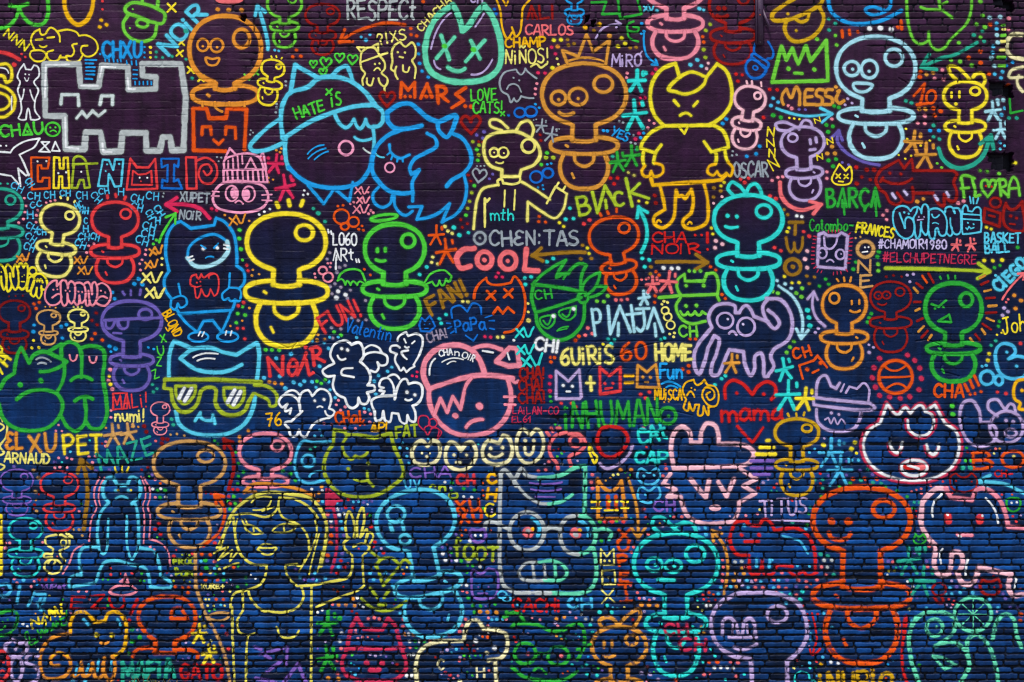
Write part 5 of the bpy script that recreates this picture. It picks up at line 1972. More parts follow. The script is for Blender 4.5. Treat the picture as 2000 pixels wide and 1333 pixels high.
*painted_word||P2 22 l 30,1115 240,1062 232,1200
P2 22 l -10,1060 40,1080
P2 30 l 85,1250 190,1170
P2 30 l 200,1350 320,1190 390,1350
P2 26 l 0,1300 150,1330
P2 24 l 50,1110 110,1150
@ 0 3
*painted_dummy|cyan dummy at the left edge on bare bricks|CY 19 P 195,162,128,88,44,182,136,38,362,108
> painted_cat | small yellow curly figure beside the left cyan dummy
PY 17 s 410,310 350,270 350,225 410,205 480,205 530,245 525,290 460,320
PY 16 e 485,262,24,26
PY 17 s 405,320 400,350! 340,350 340,375 400,370
PY 17 s 455,325 470,370 500,400
PY 17 e 405,445,66,56
PY 16 s 370,420 395,385 425,400 410,430
PY 14 l 500,182 515,200
PY 14 l 525,195 555,215
PY 14 l 530,215 560,230
*painted_bar||Y 36 l 2,60 4,500
*painted_word||OL 17 t 1325,425 1495,425 42 FROO
*painted_word||OL 17 t 1340,475 1365,475 38 n
*painted_word||OL 17 t 1345,520 1475,518 40 POM
*painted_word||P2 13 t 320,622 505,618 40 XUPet
*painted_word||PY 12 t 1540,615 1720,612 36 XURE+
@ Z 0 1150 4.896
*painted_word||Y 24 l 308,380 295,295 375,335 362,262
Y 22 l 400,330 418,240 480,300 465,205 520,225
Y 22 l 430,300 438,345
Y 22 l 480,300 470,205 525,260 522,175 570,265
Y 22 s 582,185 590,235 615,238
Y 24 d 580,150
*painted_word||GG 17 s 275,530 235,440 260,410 280,470 285,530 300,535
GG 17 s 300,500 330,480 340,510 310,535 360,500
GG 17 s 395,465 350,385! 385,445 385,375! 430,430 425,350 450,410
GG 17 s 450,410 470,370 490,400 500,360 510,395
GG 17 s 510,390 505,330 540,370 535,310 575,360
GG 17 p 575,290 625,275 635,345 590,350
GG 15 l 635,210 630,265
@ 0 3
*painted_letter||SB 24 s 0,585 60,580 80,630 40,672 0,670
SB 24 l 150,600 130,725
SB 24 l 262,650 215,745
SB 24 s 330,780 300,770 320,670 345,660
SB 24 s 280,660 340,665 330,720 280,722
*painted_word||RD 22 t 540,775 960,765 98 EZU
RD 24 l 1050,700 1000,810
RD 26 d 990,855
> painted_dummy | orange-red dummy on bare bricks above red letters
OR 32 s 1190,1105! 1188,1010! 1120,955 1062,860 1075,760 1140,700 1280,672 1400,690 1480,760 1495,860 1452,960 1338,1020! 1335,1105
OR 30 l 1180,1105 1340,1110
OR 26 s 1310,840 1320,780 1370,755 1410,800 1435,845! 1310,842
OR 30 s 1018,1130 1060,1080 1175,1065
OR 28 s 1345,1080 1480,1092 1512,1145
> painted_cat | amber outlined cat with a spiral tail at the bottom left
AM 27 s 540,962! 540,870 580,802 650,795 702,840 722,868! 802,862! 832,802 900,795 962,870 966,970 942,1080 862,1132!
O 26 s 862,1132 882,1200 862,1302 830,1312 790,1230 800,1145! 772,1292 732,1292 710,1185! 682,1270 640,1282 622,1175! 602,1262 550,1282
O 26 s 450,1202 400,1200 388,1150 440,1105 512,1130 542,1200 510,1272 430,1305 340,1292 308,1200 320,1090 382,1000 460,970 540,958
AM 12 s 395,1140 450,1100 520,1130
- face
Y 36 d 735,967 855,968
O 20 s 770,1030 800,1036 828,1025
SB 26 l 640,850 680,890
SB 26 l 900,850 920,890
SB 20 l 590,1200 580,1270
SB 20 l 680,1195 660,1260
SB 20 l 755,1160 745,1250
SB 20 l 852,1170 848,1240
z 1 z 540,962 580,802 700,840 900,795 966,970 862,1302 340,1292 310,1100
*painted_word||TE 36 t 940,1318 1335,1295 145 MAFiA
*painted_word||RD 28 t 1385,1310 1700,1305 108 GATO
> painted_line | tan line running down beside the woman
TA 25 l 1495,340 1500,600
TA 25 s 1500,600 1560,780 1650,950 1722,1130 1765,1360
TA 20 s 1590,830 1660,800 1750,802
TA 18 s 1600,840 1680,860 1750,830
> painted_letter | pale lilac bubble letters in the bottom left corner
LI 27 c 40,1050 95,1005! 150,1030 200,1015! 205,1080 130,1135 60,1110
LI 27 e 125,1228,46,92
LI 27 s 292,1130 220,1120 202,1180 282,1222 292,1300 215,1350
LI 22 d 120,1075
R 30 e 15,1205,52,112
R 16 l 0,1170 30,1180
R 14 s 0,1260 15,1240 30,1250
*painted_star||Y 24 k 1525,960,72
*painted_star||Y 24 k 1600,1115,70
> painted_lips | pink candle and lips below the cyan cat
SP 20 c 840,640 880,600 1000,592 1045,630 980,662 880,660
SP 15 s 960,500 945,540 920,560! 985,568! 970,530 960,500
SP 15 l 940,590 985,590
> painted_cat_head | green cat head cut by the left edge
GG 25 s -30,770 0,800 60,782 125,800 118,900 60,962 -30,975
GG 20 d 20,870 60,850
GG 16 s 0,930 25,920 40,900
''')
load('''
@ 0 0
. AM 32 777,155 815,190 765,207
. R 24 785,10 785,72 168,415 195,437
. R 38 110,495
. B 20 1107,360 1107,403 1107,440 768,415
. Y 24 1153,363 1153,403 1153,440
. TE 26 1197,400 1195,437 1245,440 1318,432 1425,455 1472,600
. TE 38 1425,240
. O 34 1668,72 1752,75 1850,78
. GR 16 1920,998 1938,1015 1915,1030 1662,1203 1695,1207 1675,1235
@ 1 0
. SB 24 145,385 175,390 805,283 872,265
. SB 34 842,305
. OR 28 310,383 282,435 343,430 1185,218 1187,265 1230,275 1280,12
. B 28 1243,338 1245,413 1252,485 1272,545 1318,592
. GR 20 228,623 228,655 157,795 157,822 152,860
. O 22 157,1150 195,1138 185,1165
. HP 30 55,1215 95,1212
. HP 36 280,1380
. PU 28 1690,1035 1745,1010 1738,1058
. OL 28 1660,1085 1708,1112 1705,1187
. G 28 1692,1145 1698,1228
. DR 22 1705,1085 1735,1090
. GR 16 1692,1272 1720,1272 1748,1270
. R_ 26 1933,883 1825,70 1838,105
. W 20 370,1458 362,1492 397,1485 107,1602 65,1622 25,1643
. O 20 95,1362 132,1375 97,1395
@ 2 0
. AM 34 560,208 668,185
. OC 28 628,232 425,303 475,335 432,345 905,365 950,363
. YO 32 840,292 865,333 812,355 320,308 375,305 310,520
. O 32 745,272 350,357
. PY 22 345,450 355,493
. HP 28 302,362 332,413 200,558 252,560 1100,530 1075,563 972,1022 945,1065
. SP 24 190,640 180,680 177,722 882,560 877,595 1050,922 1088,945 1040,978
. B 24 180,798 208,825 993,180 990,258 1010,240 700,1000 730,1003 985,1055 1008,1020
. SK 34 1418,458 1365,495 1450,505 1435,68
. SK 26 1467,78 1110,82
. OL 32 1517,187 1483,233 1467,380 1480,440 317,1207 260,1205
. G 28 268,1170 223,1260
. PP 26 1502,485 1490,525
. RD 28 1715,567 1762,573 1730,620 1925,900 985,793
. HP 26 985,748 1018,748
. B 30 1640,912 1612,945 1895,1120 1868,1178 1797,1197
. GR 20 1690,1158 1685,1190 1720,1185 820,928 850,937 910,1090 945,1100 930,1035
. OR 26 1467,322 1460,282 1887,125
. CY 34 1022,560
. TE 28 770,1197 955,1145
. DR 26 215,1033 220,1075
. PY 24 890,1320 935,1343
. B 20 300,1250 270,1258 625,1438 235,1425 200,1430
@ 3 0
. TE 30 465,145 515,180 467,230 1642,240 1655,315 1055,773 1097,787
. TE 36 1575,268
. LG 30 515,273 525,345 375,300 1645,118 1598,185 1627,285 1462,327 1403,460 1470,470 1560,500
. LG 36 1625,12 1660,207
. SB 30 40,752 78,782 22,808 1750,178 1750,222 1725,355 1720,403 1735,568 1783,597 1795,550 1812,828 1788,878
. PB 34 1698,135 1778,128 1752,268 1758,325 1710,443 1733,505 1800,765 1758,768
. SP 28 155,810 180,830 488,912 1335,537 1275,600 1345,608 1198,888 1147,942 1200,945
. PU 24 238,838 285,840 568,1245 617,1262
. RD 30 70,688 12,685 675,1280
. GG 34 40,883 98,900 505,812 540,823 447,957 495,967 460,1010 463,1228 520,1220 498,1273
. Y 20 163,903 200,908 240,912 1055,987 1065,1065 1168,1115 1238,1078 1095,1193 1000,1187 1050,1215
. LI 24 610,757 590,803 642,790
. OT 32 1213,570 1263,557 453,1175 513,1175 490,1122 1157,835 1203,835
. OR 34 1168,550 1163,588 1538,442 1625,393 1628,480 1690,565 1322,852 1278,883 1265,830 1703,187
. W 38 778,220 860,215 943,225
. B 28 1240,1000 1308,1000 1775,1090 1855,425 1913,455 1865,480
. TE 32 1268,960 1267,1047 1310,1065 1885,885 1945,885 1880,1190 1875,1262
. SP 30 1885,115 1880,200
. SK 24 1780,1095 1812,1115 1778,1140
. LG 24 1625,1305 1680,1310 1295,1250 1328,1282
. DR 34 755,1300 812,1300
. YO 30 1935,1232
. OR 28 1880,632
@ 0 1
. SP 22 188,223 202,283 192,330 180,383 145,413 290,317 280,355 278,408 355,258 388,247 423,240 680,587 720,572 665,640
. SP 22 1118,620 1113,655 1088,695 1070,725 1077,773
. GR 18 1255,187 1248,212
. G 24 1175,573 1198,545 1858,697
. G 34 1835,467 1833,533 1845,613
. PY 22 1242,685 1240,733
. B 32 1062,842 1030,880 1090,883
. B 26 862,945 878,993 262,1195 470,1207 510,1192 480,1295
. B 32 257,1245
. R 26 1890,737 1900,780 1865,1022 1818,1220 1863,1220 1875,1300 1825,1048
. O 20 1722,353 1908,398 1855,1162 1765,1202
. OT 22 1937,772 1930,815 1910,1065
. G 30 1855,1053 1820,1107 1877,1118 1810,1177
. OR 26 260,1033 300,1020 277,1068 728,1260 703,1302 785,1310
. D2 30 737,1103 705,1160 743,1192
. HP 26 1622,305 1660,315
. Y 24 257,1312 245,1370 298,1367
. TE 20 5,112 60,112
. OT 15 348,1055 383,1055 428,1062
. PY 16 565,1055 598,1055 627,1055
@ 1 1
. TE 28 440,303 528,403
. TE 38 477,338
. OR 22 627,285 667,278 812,435 787,462 822,468 830,768 875,812
. LB 26 565,640 545,690 683,738 640,752 620,790 605,880 568,900 583,955 650,905 722,927 700,990 840,1007 735,1140 783,1160 842,1155 578,1215 650,1225 588,1295
. SP 20 550,722 573,720 568,750 450,803 455,830 762,127 748,255 722,268 858,178 880,318 898,335 862,343
. W 34 630,938 685,963 617,985
. G 28 1673,128 1608,355 598,1247 650,1272
. OL 28 1652,183 1635,247 1620,302
. DR 26 1625,47 1643,92 1568,388 1618,418 1580,447
. PU 24 1812,40 1787,75
. PY 26 1447,440 1470,475 1502,493 1353,675 1345,715 1392,727 1583,1013 1625,1015 1850,1287 1890,1287
. CY 36 1515,448 1558,508
. CY 28 1627,487 1308,750 1253,808 1455,1113 1405,1147 1418,1182
. HP 26 1855,795 1838,827 1887,828 1752,1283 1797,1287
. OT 24 475,1268 468,1305 528,1302 25,805
. SB 24 430,1315 565,1288 630,1288 770,1290
. PY 26 1622,1015
@ 2 1
. YO 26 890,27 935,50 1623,103 1600,130 970,245 1032,258 363,412 395,440 577,605 590,648 1527,453 1538,497
. CY 30 443,300 410,385 470,380 315,685 268,710 997,685 1050,697 1015,748
. CY 28 98,835 147,828 103,885
. RD 30 753,70 808,68 782,113
. R 28 1750,78 1810,70 1780,103
. R 32 550,420 593,390
. DR 32 1092,203 1100,260
. OR 26 208,363 205,403 257,407 1103,787 1125,813 1520,748 1560,773 1095,972 1092,1022 1607,962 1632,992 1363,1300 1405,1302
. OC 30 540,585 527,688 608,685 1063,748 1060,803 1545,145 1597,168 1542,215
. PP 24 1607,212 1543,262
. PP 30 1562,550 1610,575 1555,603
. W 32 1160,757 1222,763 1272,760
. LG 30 650,1012 703,1017 733,973
. SA 28 795,1003 838,1003 883,997 580,1217 560,1272 615,1260
. PY 24 122,1030 125,1095 1147,1035 1163,1013 1190,1022 1207,1263 1243,1255 1237,1285
. PY 34 127,1160
. OR 28 512,1280 483,1310
. CY 28 737,1303 783,1307 1142,1305 1168,1293
. B 20 200,140 235,125 240,155
@ 3 1
. SP 26 32,88 112,60 75,65 450,22 450,72
. R 30 15,207 60,227 272,480 315,515 50,603 98,625
. DR 36 677,112
. DR 26 718,62 782,82
. OC 28 122,312 150,350 297,820 355,828 315,877
. W 26 220,360 258,365
. YO 26 160,452 147,480 125,823 183,872 237,870
. PP 32 300,628 283,690 300,757
. SP 28 910,318 880,353 908,388 1455,260 1497,247
. OT 36 1140,250
. OT 28 1188,230
. GG 30 672,713 652,768 440,843 393,897 463,882 848,635 837,672
. LG 30 842,730 843,780 1625,12 1678,17 1770,35
. PB 28 68,855 130,880 178,912
. LG 32 35,937 75,950 217,950 260,915 255,978 197,1320
. CY 36 302,1082 313,1138 320,1200
. LI 24 385,1220 362,1253 1065,813 1113,805 1085,863
. LI 28 1808,1065 1835,1092 1795,1120
. GG 28 790,1107 773,1140 763,1173 1910,600 1733,755 1775,738 1770,1168 1762,1202
. YO 32 1655,700 1720,703 1792,698
. O 32 1885,967 1935,1007 1895,1067
. SK 24 1742,815
. SA 20 1838,998 1822,1020
. TA 16 670,528 707,520
. YO 26 1673,447 1708,460
. Y 18 1752,1268 1787,1255
. D2 22 905,825 960,815 1022,825
@ 0 2
. B 34 840,65 885,82
. B 24 850,105 1137,72 1178,85
. SP 30 845,243 862,392 833,325
. SP 22 450,667 430,710 475,713 850,555 850,608 812,795 808,828
. Y 26 838,293 847,355
. TE 28 1168,357 1202,388 1175,413 1315,623 1327,663
. D2 34 1105,675 1122,718 1247,770 1240,808 1283,775
. O 28 1902,710 1833,757 1838,795
. GG 26 1645,787 1667,810 1808,875 1825,962 1827,1058 1820,1115 1862,1025
. SP 24 450,918 513,918 550,928 683,910 732,907 708,953 420,995 458,990 513,992
. PU 28 420,950 108,985 735,1018 840,1010
. TA 28 257,1015 292,1072 270,1178
. DR 24 1085,1010 1132,992
. SP 24 1187,1083 1190,1220
. W 24 1170,1157 1230,1155 1268,1218
. GG 28 1207,1167 1262,1167 1225,1220
. RD 26 1783,1160 1820,1162
. G 28 1787,1213 1742,1250 1800,1268 1760,1310
. R 26 1752,1213 1840,1240 1763,1270
. OT 18 812,688 1012,680 1060,680
. TA 20 1307,740 1355,735 1412,748
@ 1 2
. G 30 75,90 123,92 177,93 468,332 500,348 530,320
. SB 32 268,122 155,155 183,293 62,305 225,385 488,217 557,80 287,340 340,358 370,332 430,335 555,335
. SB 26 460,378 567,397 607,457 1040,222 1008,255 938,287 905,330 917,430 523,37 430,20
. O 28 103,335 145,345 197,350
. HP 24 1197,290 1230,295 1233,260
. SP 24 632,477 615,512 683,527 648,553 520,655 578,660 680,692 762,692 878,583 872,645 832,568
. SB 24 830,540 865,548 487,705 450,750 505,750
. SB 24 1122,805 1102,842 1157,845 1155,905 1170,957
. GG 30 258,960 205,1018 265,1040 302,1092
. O 26 468,20 527,12 502,1140 480,1187 475,1243
. W 24 427,1157 508,1168 1447,1103 1492,1150 1590,1215 1652,1218
. GG 30 1498,1110 1495,1160 1590,1155 1672,1165 1745,1305
. RD 26 705,1235 875,1245 960,1300 745,1300 685,1297
. PU 26 750,1210 780,1245 825,1260 885,1250 650,1310 1610,1240 1515,1275
. SB 24 620,1262 745,1255 785,1255 510,1253
. W 22 627,1308
@ 2 2
. OR 28 485,18 298,150 325,150 298,183 1352,212 1350,260 1305,240
. W 24 15,18
. CY 30 735,12 780,12 760,45 1138,12 1632,290 1605,312 1553,360
. YO 22 697,48 572,65
. HP 30 295,295 288,350 290,405
. GG 24 292,447 298,487
. R 28 377,500 455,500 487,527 985,432 1052,415 1023,460
. SA 26 1005,692 1065,680 203,1018 258,1010 283,948 615,1047 607,1105 617,1152 1180,1002 1155,1055 1010,1308
. O 32 832,1010 912,1010
. RD 28 1885,1148
. OT 18 1165,490 1200,487
@ 3 2
. LG 30 198,27 168,70 142,110
. LI 22 772,52 807,72
. LI 28 773,110
. TE 28 1742,22 1707,57
. YO 28 1692,122 1683,170
. SB 24 1638,218 1670,210
. R 28 1757,415 1820,425 1932,42
. G 38 1410,520 1415,585
. GG 24 1522,842
. G 28 1515,940 1557,940
. TE 40 1490,993 1550,993
. YO 36 665,800 425,820 638,850
. YO 24 678,882
. RD 24 400,1038 402,1115 47,1145
. TE 28 357,1088 420,1083 418,1150 712,1090 805,1108 868,1112 765,1005 1120,1258 1160,1262 325,1295
. PU 26 603,945 705,1015 600,1050 800,1045 885,1085 470,1120 465,1055
. OR 32 650,1080 740,1078 832,1080
. GG 28 630,1112 550,1140 900,1138 990,1170 1067,1215 410,1215 372,1262 1113,1302
. R 20 1265,1090 1340,1100 1410,1185 1790,1200
@ 0 3
. RD 28 1187,160 1217,118 1228,197
. TA 24 560,162 605,163 630,207 280,20
. SP 22 605,22 325,260 1150,295 1180,315
. SP 24 42,265 75,265 40,305 108,540 130,570
. RD 26 298,545 350,545 400,545
. SP 22 600,637 660,635 262,557 238,600 540,800
. SB 28 180,548 555,1315 650,1318
. GG 20 825,545 787,545 1075,555 1105,555 1085,500 827,695 825,745 480,697
. R 22 845,457 848,507 918,500 1010,495
. OL 18 1395,355 1420,348 1450,358 1330,555 1410,550 1455,560
. OR 26 1545,350 1610,355 1540,502 1573,545 1340,600 1400,605 1445,605 1440,645 1655,697 1710,697
. R 30 1680,225 1645,265 1700,905 1733,960 1748,1075
. GG 34 1580,457 1572,397
. SB 24 1540,405 1643,460 1712,498 1762,545 1690,740
. GG 26 1662,437 1655,500 1712,548 1820,440 1880,530 1820,600 1885,580
. OR 26 1665,547 1790,450
. PY 20 1590,745 1635,747 1720,745 1575,697 1600,697 1760,637
. GG 34 1010,925 1012,1020 1072,988
. G 28 985,1110
. R 28 1330,365 1475,345
. OL 18 1530,830 1555,860
. W 16 270,1060 290,1078
@ 1 3
. SA 28 547,45 550,90 577,137
. W 26 637,48 673,40 627,8 573,98
. SB 26 650,98 660,155
. PU 28 905,95 672,205 660,345 545,400
. RD 28 860,48 880,140 910,258 895,290 975,340 650,400 677,450 620,493
. OR 34 577,205 572,265 550,360
. GG 26 925,48 875,55
. SB 26 632,450 530,535 460,550 335,528 990,493 873,498 900,545 1045,588 450,495
. P2 26 305,470 375,545 435,540
. O 30 742,692 632,740 687,740 755,745
. W 24 775,685 787,733 820,755
. O 32 1142,963 1203,963 1715,790 1772,795 1840,797 553,1300 632,1305
. W 28 1168,963 655,955 642,1017 1175,1020 1250,1020 1357,1003 1155,1280 1190,1278 1172,1122 1205,1120
. GG 28 1217,1018 1290,1018 1225,1065 1570,400 1490,340 1625,685 1660,745 1720,748 1670,797 1920,795
. SA 26 860,845 905,838 945,848 1130,850 1125,903 1330,1015 1178,1065 652,1072 620,1165 625,1265 1477,965 1560,945 1575,895 1605,850
. SB 26 1103,803 1805,852 1843,850 1890,850
. SP 24 1780,840 1915,848 1775,897
. W 26 1430,345 1450,395 1533,397 1627,403 1570,583 1612,590 1640,248
. PU 24 1490,305 1485,358 1550,55
. SP 24 1765,350 1815,402
. SV 24 1715,447
. GG 24 1620,435 1660,440 1615,490 1830,735
@ 2 3
. GG 28 672,102 800,98 685,248
. R 36 715,98 765,98
. R 30 853,102 1028,72 1010,8
. SA 24 1043,197 930,297 915,335 907,590 960,645 1240,68 1300,65 1612,395 1617,450 1613,505
. SA 24 975,688 1052,702 1640,590 1610,555
. LI 24 1012,690 1088,690 1015,790
. O 32 992,738 1048,740 1110,745
. CY 30 727,743 670,795 762,795
. SP 22 153,838 215,852 350,900 490,838
. O 26 340,845 400,833
. SV 26 565,847 608,852
. CY 26 600,893 615,943 570,1200 575,1268 652,1278
. SB 28 1480,150 1430,155 1780,130 1690,108 1485,200
. SP 24 1595,148 1645,242 1562,275 1790,55 1880,42
. SV 30 1708,410 1758,405
. OT 28 1760,458 1697,550 1718,600 1715,498 1775,500
. SB 26 1600,605 1580,655 1675,600 1810,607 1905,560 1800,552
. SA 26 1865,548 1862,605 1920,607 1790,445
. LI 32 1760,580 1740,550 1835,560
. W 28 1490,745 1518,745 1550,1220 1598,1218 1648,1220 1693,1222
. CY 24 1385,905 1523,1077 1408,1125 1555,1130
. OT 26 1450,907 1425,953 1468,953
. OR 32 1510,1175 1572,1175 1258,1312
. SA 26 1675,1175 1730,1182 1035,1215 1472,1272 1510,1265 1718,1285
. LI 30 992,1262 1058,1270 1120,1310
. SP 24 1035,1325
. CY 24 1460,1178 1415,1300 1635,1310 1778,1272
. LI 24 1022,968 1050,1010
@ 3 3
. TE 32 403,350 458,365 503,507 187,102
. SV 26 430,397 488,397 455,450
. SA 26 410,450 443,510 45,545 80,602 138,612 62,645 218,665 197,703 295,605 232,550 293,560 375,547
. SB 26 83,548 43,607 290,157 140,725
. CY 32 103,655 173,660 247,700 265,635
. PU 28 270,95 145,548 215,600 1123,337 1215,405 922,405 1030,500 1150,175 230,550
. SA 28 957,412 1222,447 1235,287
. GG 26 313,42 300,130
. SB 24 30,395 225,442 318,445 15,400
. RD 22 235,750 270,750 380,810 300,810 308,860
. YO 22 928,482 970,480
. SB 26 315,910 330,960 328,1010 487,910 428,805 985,805
. SB 26 1237,607 1393,607 1362,655 1408,655 1503,617 1472,645 1568,645 1097,692 1212,762 1105,860 1760,760 1700,697
. PU 26 1445,600 1590,605 1415,490 1605,555 1800,655 1917,760 1855,760 1820,690 1140,680
. OR 34 1935,812 1930,860
. W 22 1110,600 1105,655 1070,560
. SB 24 420,1138 320,1185
. W 26 482,1178 540,1187
. AM 28 407,1193 800,1238
. SB 16 233,1215 262,1208 372,1283
. R 22 1900,100 1875,60
. RD 20 1135,20 1130,60
. GG 26 1160,1200
''')
# ------------------------------------------------------------------ extra specks where the wall between the figures is free
def seg_blocks(path, hw):
    for (xa, ya), (xb, yb) in zip(path[:-1], path[1:]):
        yield xa, ya, xb, yb
def rast(path, pad):
    """distance field of a path on its own window"""
    x0 = max(X0, int(path[:, 0].min() - pad)); x1 = min(X1, int(path[:, 0].max() + pad) + 1)
    y0 = max(Y0, int(path[:, 1].min() - pad)); y1 = min(Y1, int(path[:, 1].max() + pad) + 1)
    if x1 <= x0 or y1 <= y0: return None
    D = np.full((y1 - y0 + 1, x1 - x0 + 1), 99.0, np.float32)
    for (xa, ya), (xb, yb) in zip(path[:-1], path[1:]):
        i0 = max(0, int(min(xa, xb) - pad) - x0); i1 = min(D.shape[1], int(max(xa, xb) + pad) + 2 - x0)
        j0 = max(0, int(min(ya, yb) - pad) - y0); j1 = min(D.shape[0], int(max(ya, yb) + pad) + 2 - y0)
        if i1 <= i0 or j1 <= j0: continue
        px = np.arange(x0 + i0, x0 + i1, dtype=np.float32)[None, :] - xa
        py = np.arange(y0 + j0, y0 + j1, dtype=np.float32)[:, None] - ya
        dx, dy = xb - xa, yb - ya
        t = np.clip((px * dx + py * dy) / max(1e-6, dx * dx + dy * dy), 0, 1)
        d = np.hypot(px - t * dx, py - t * dy)
        v = D[j0:j1, i0:i1]; np.minimum(v, d, out=v)
    return x0, y0, D

wob_e = (.55 * n_sm + .35 * n_fine).astype(np.float32)
def paint_layers(strokes):
    """blend strokes in order -> window origin, colour, coverage"""
    res = []
    for col, w, path in strokes:
        path = np.asarray(path, float)
        hw = (w or 0) / 2 * .93
        soft = .75 if hw < 2.6 else 1.15
        r = rast(path, hw + 5)
        if r is None: continue
        x0, y0, D = r
        if w is None:
            q = inside(path, 4)
            if q is None: continue
            xa, ya, c = q
            m = np.zeros(D.shape, bool)
            jy, jx = ya - y0, xa - x0
            hh, ww = c.shape
            sy0, sx0 = max(0, jy), max(0, jx); sy1, sx1 = min(D.shape[0], jy + hh), min(D.shape[1], jx + ww)
            m[sy0:sy1, sx0:sx1] = c[sy0 - jy:sy1 - jy, sx0 - jx:sx1 - jx]
            D = np.where(m, -D, D)
        sl = (slice(y0 - Y0, y0 - Y0 + D.shape[0]), slice(x0 - X0, x0 - X0 + D.shape[1]))
        d = D - hw * (1 + .13 * n_mid[sl]) + wob_e[sl] * min(1, .35 + hw * .12)
        a = 1 - sstep(-soft, soft, d)
        if hw > 2.6: a = np.maximum(a, .10 * (1 - sstep(0, 3.4, d)))
        res.append((x0, y0, a.astype(np.float32), col))
    if not res: return None
    ax = min(r[0] for r in res); ay = min(r[1] for r in res)
    bx_ = max(r[0] + r[2].shape[1] for r in res); by_ = max(r[1] + r[2].shape[0] for r in res)
    A = np.zeros((by_ - ay, bx_ - ax), np.float32); C = np.zeros(A.shape + (3,), np.float32)
    for x0, y0, a, col in res:
        s = (slice(y0 - ay, y0 - ay + a.shape[0]), slice(x0 - ax, x0 - ax + a.shape[1]))
        C[s] = C[s] * (1 - a[..., None]) + a[..., None] * np.asarray(col, np.float32)
        A[s] = A[s] * (1 - a) + a
    return ax, ay, C / np.maximum(A, 1e-4)[..., None], A

for p in parts:
    for st in [p] + p.subs:
        for col, w, path in st.strokes:
            path = np.asarray(path, float)
            r = rast(path, (w or 4) / 2 + 5)
            if r is None: continue
            x0, y0, D = r
            occupied[y0 - Y0:y0 - Y0 + D.shape[0], x0 - X0:x0 - X0 + D.shape[1]] |= D < (w or 4) / 2 + 4.5
def mark(x, y, rad):
    i0, j0 = int(x - X0), int(y - Y0); k = int(rad) + 1
    yy_, xx_ = np.ogrid[-k:k + 1, -k:k + 1]
    if k < j0 < H - k - 1 and k < i0 < W - k - 1:
        occupied[j0 - k:j0 + k + 1, i0 - k:i0 + k + 1] |= (yy_ ** 2 + xx_ ** 2) < rad * rad
for c, w, (x, y) in dots: mark(x, y, w / 2 + 4.5)
drng = random.Random(5)
SCAT = ['SB', 'CY', 'SA', 'R', 'GG', 'OR', 'PY', 'PU', 'W', 'TE', 'LI', 'DR', 'SP', 'B', 'G', 'OT', 'LI', 'SA']
n_extra = 0
for _ in range(9000):
    x, y = drng.uniform(4, 1996), drng.uniform(4, 1330)
    if abs(x - 1966) < 9 or n_extra > 260: continue
    if occupied[int(y - Y0), int(x - X0)]: continue
    if y < 850: continue
    near = occupied[max(0, int(y - Y0) - 30):int(y - Y0) + 30, max(0, int(x - X0) - 30):int(x - X0) + 30].mean()
    if near < .35 and drng.random() < .6: continue
    c = drng.choice(SCAT); w = drng.uniform(4.4, 6.4)
    for k in range(drng.choice([1, 2, 3, 3])):
        if 3 < x < 1997 and 3 < y < 1330 and not occupied[int(y - Y0), int(x - X0)] and abs(x - 1966) > 7:
            dots.append((PAL[c], w * drng.uniform(.85, 1.1), (x, y))); mark(x, y, w / 2 + 3.6); n_extra += 1
        x += drng.choice([-1, 1]) * drng.uniform(8.5, 11); y += drng.uniform(-8, 8)

# ------------------------------------------------------------------ materials
def new_mat(name):
    m = bpy.data.materials.new(name); m.use_nodes = True
    nt = m.node_tree; nt.nodes.clear()
    out = nt.nodes.new("ShaderNodeOutputMaterial"); b = nt.nodes.new("ShaderNodeBsdfPrincipled")
    return m, nt, out, b
def nnode(nt, kind, **kw):
    n = nt.nodes.new(kind)
    for k, v in kw.items(): setattr(n, k, v)
    return n
def grain(nt, b, strength):
    g = nnode(nt, "ShaderNodeNewGeometry")
    n1 = nnode(nt, "ShaderNodeTexNoise"); n1.inputs["Scale"].default_value = 130; n1.inputs["Detail"].default_value = 5
    n2 = nnode(nt, "ShaderNodeTexNoise"); n2.inputs["Scale"].default_value = 28; n2.inputs["Detail"].default_value = 4
    nt.links.new(g.outputs["Position"], n1.inputs["Vector"]); nt.links.new(g.outputs["Position"], n2.inputs["Vector"])
    ad = nnode(nt, "ShaderNodeMath", operation='MULTIPLY_ADD'); ad.inputs[1].default_value = 2.0
    nt.links.new(n2.outputs["Fac"], ad.inputs[0]); nt.links.new(n1.outputs["Fac"], ad.inputs[2])
    bp = nnode(nt, "ShaderNodeBump"); bp.inputs["Strength"].default_value = strength; bp.inputs["Distance"].default_value = .004
    nt.links.new(ad.outputs[0], bp.inputs["Height"]); nt.links.new(bp.outputs[0], b.inputs["Normal"])
    return g, n1, n2

# spray paint: colour and coverage come with the mesh
mat_paint, nt, out, b = new_mat("spray_paint")
grain(nt, b, .35)
at = nnode(nt, "ShaderNodeAttribute", attribute_name="col")
nz = nnode(nt, "ShaderNodeTexNoise"); nz.inputs["Scale"].default_value = 16; nz.inputs["Detail"].default_value = 6
geo = nnode(nt, "ShaderNodeNewGeometry"); nt.links.new(geo.outputs["Position"], nz.inputs["Vector"])
mr = nnode(nt, "ShaderNodeMapRange"); mr.inputs["From Min"].default_value = .3; mr.inputs["From Max"].default_value = .7; mr.inputs["To Min"].default_value = .76; mr.inputs["To Max"].default_value = 1.03
nt.links.new(nz.outputs["Fac"], mr.inputs["Value"])
mul = nnode(nt, "ShaderNodeVectorMath", operation='SCALE')
nt.links.new(at.outputs["Color"], mul.inputs[0]); nt.links.new(mr.outputs[0], mul.inputs["Scale"])
nt.links.new(mul.outputs[0], b.inputs["Base Color"])
b.inputs["Roughness"].default_value = .7
b.inputs["Specular IOR Level"].default_value = .05
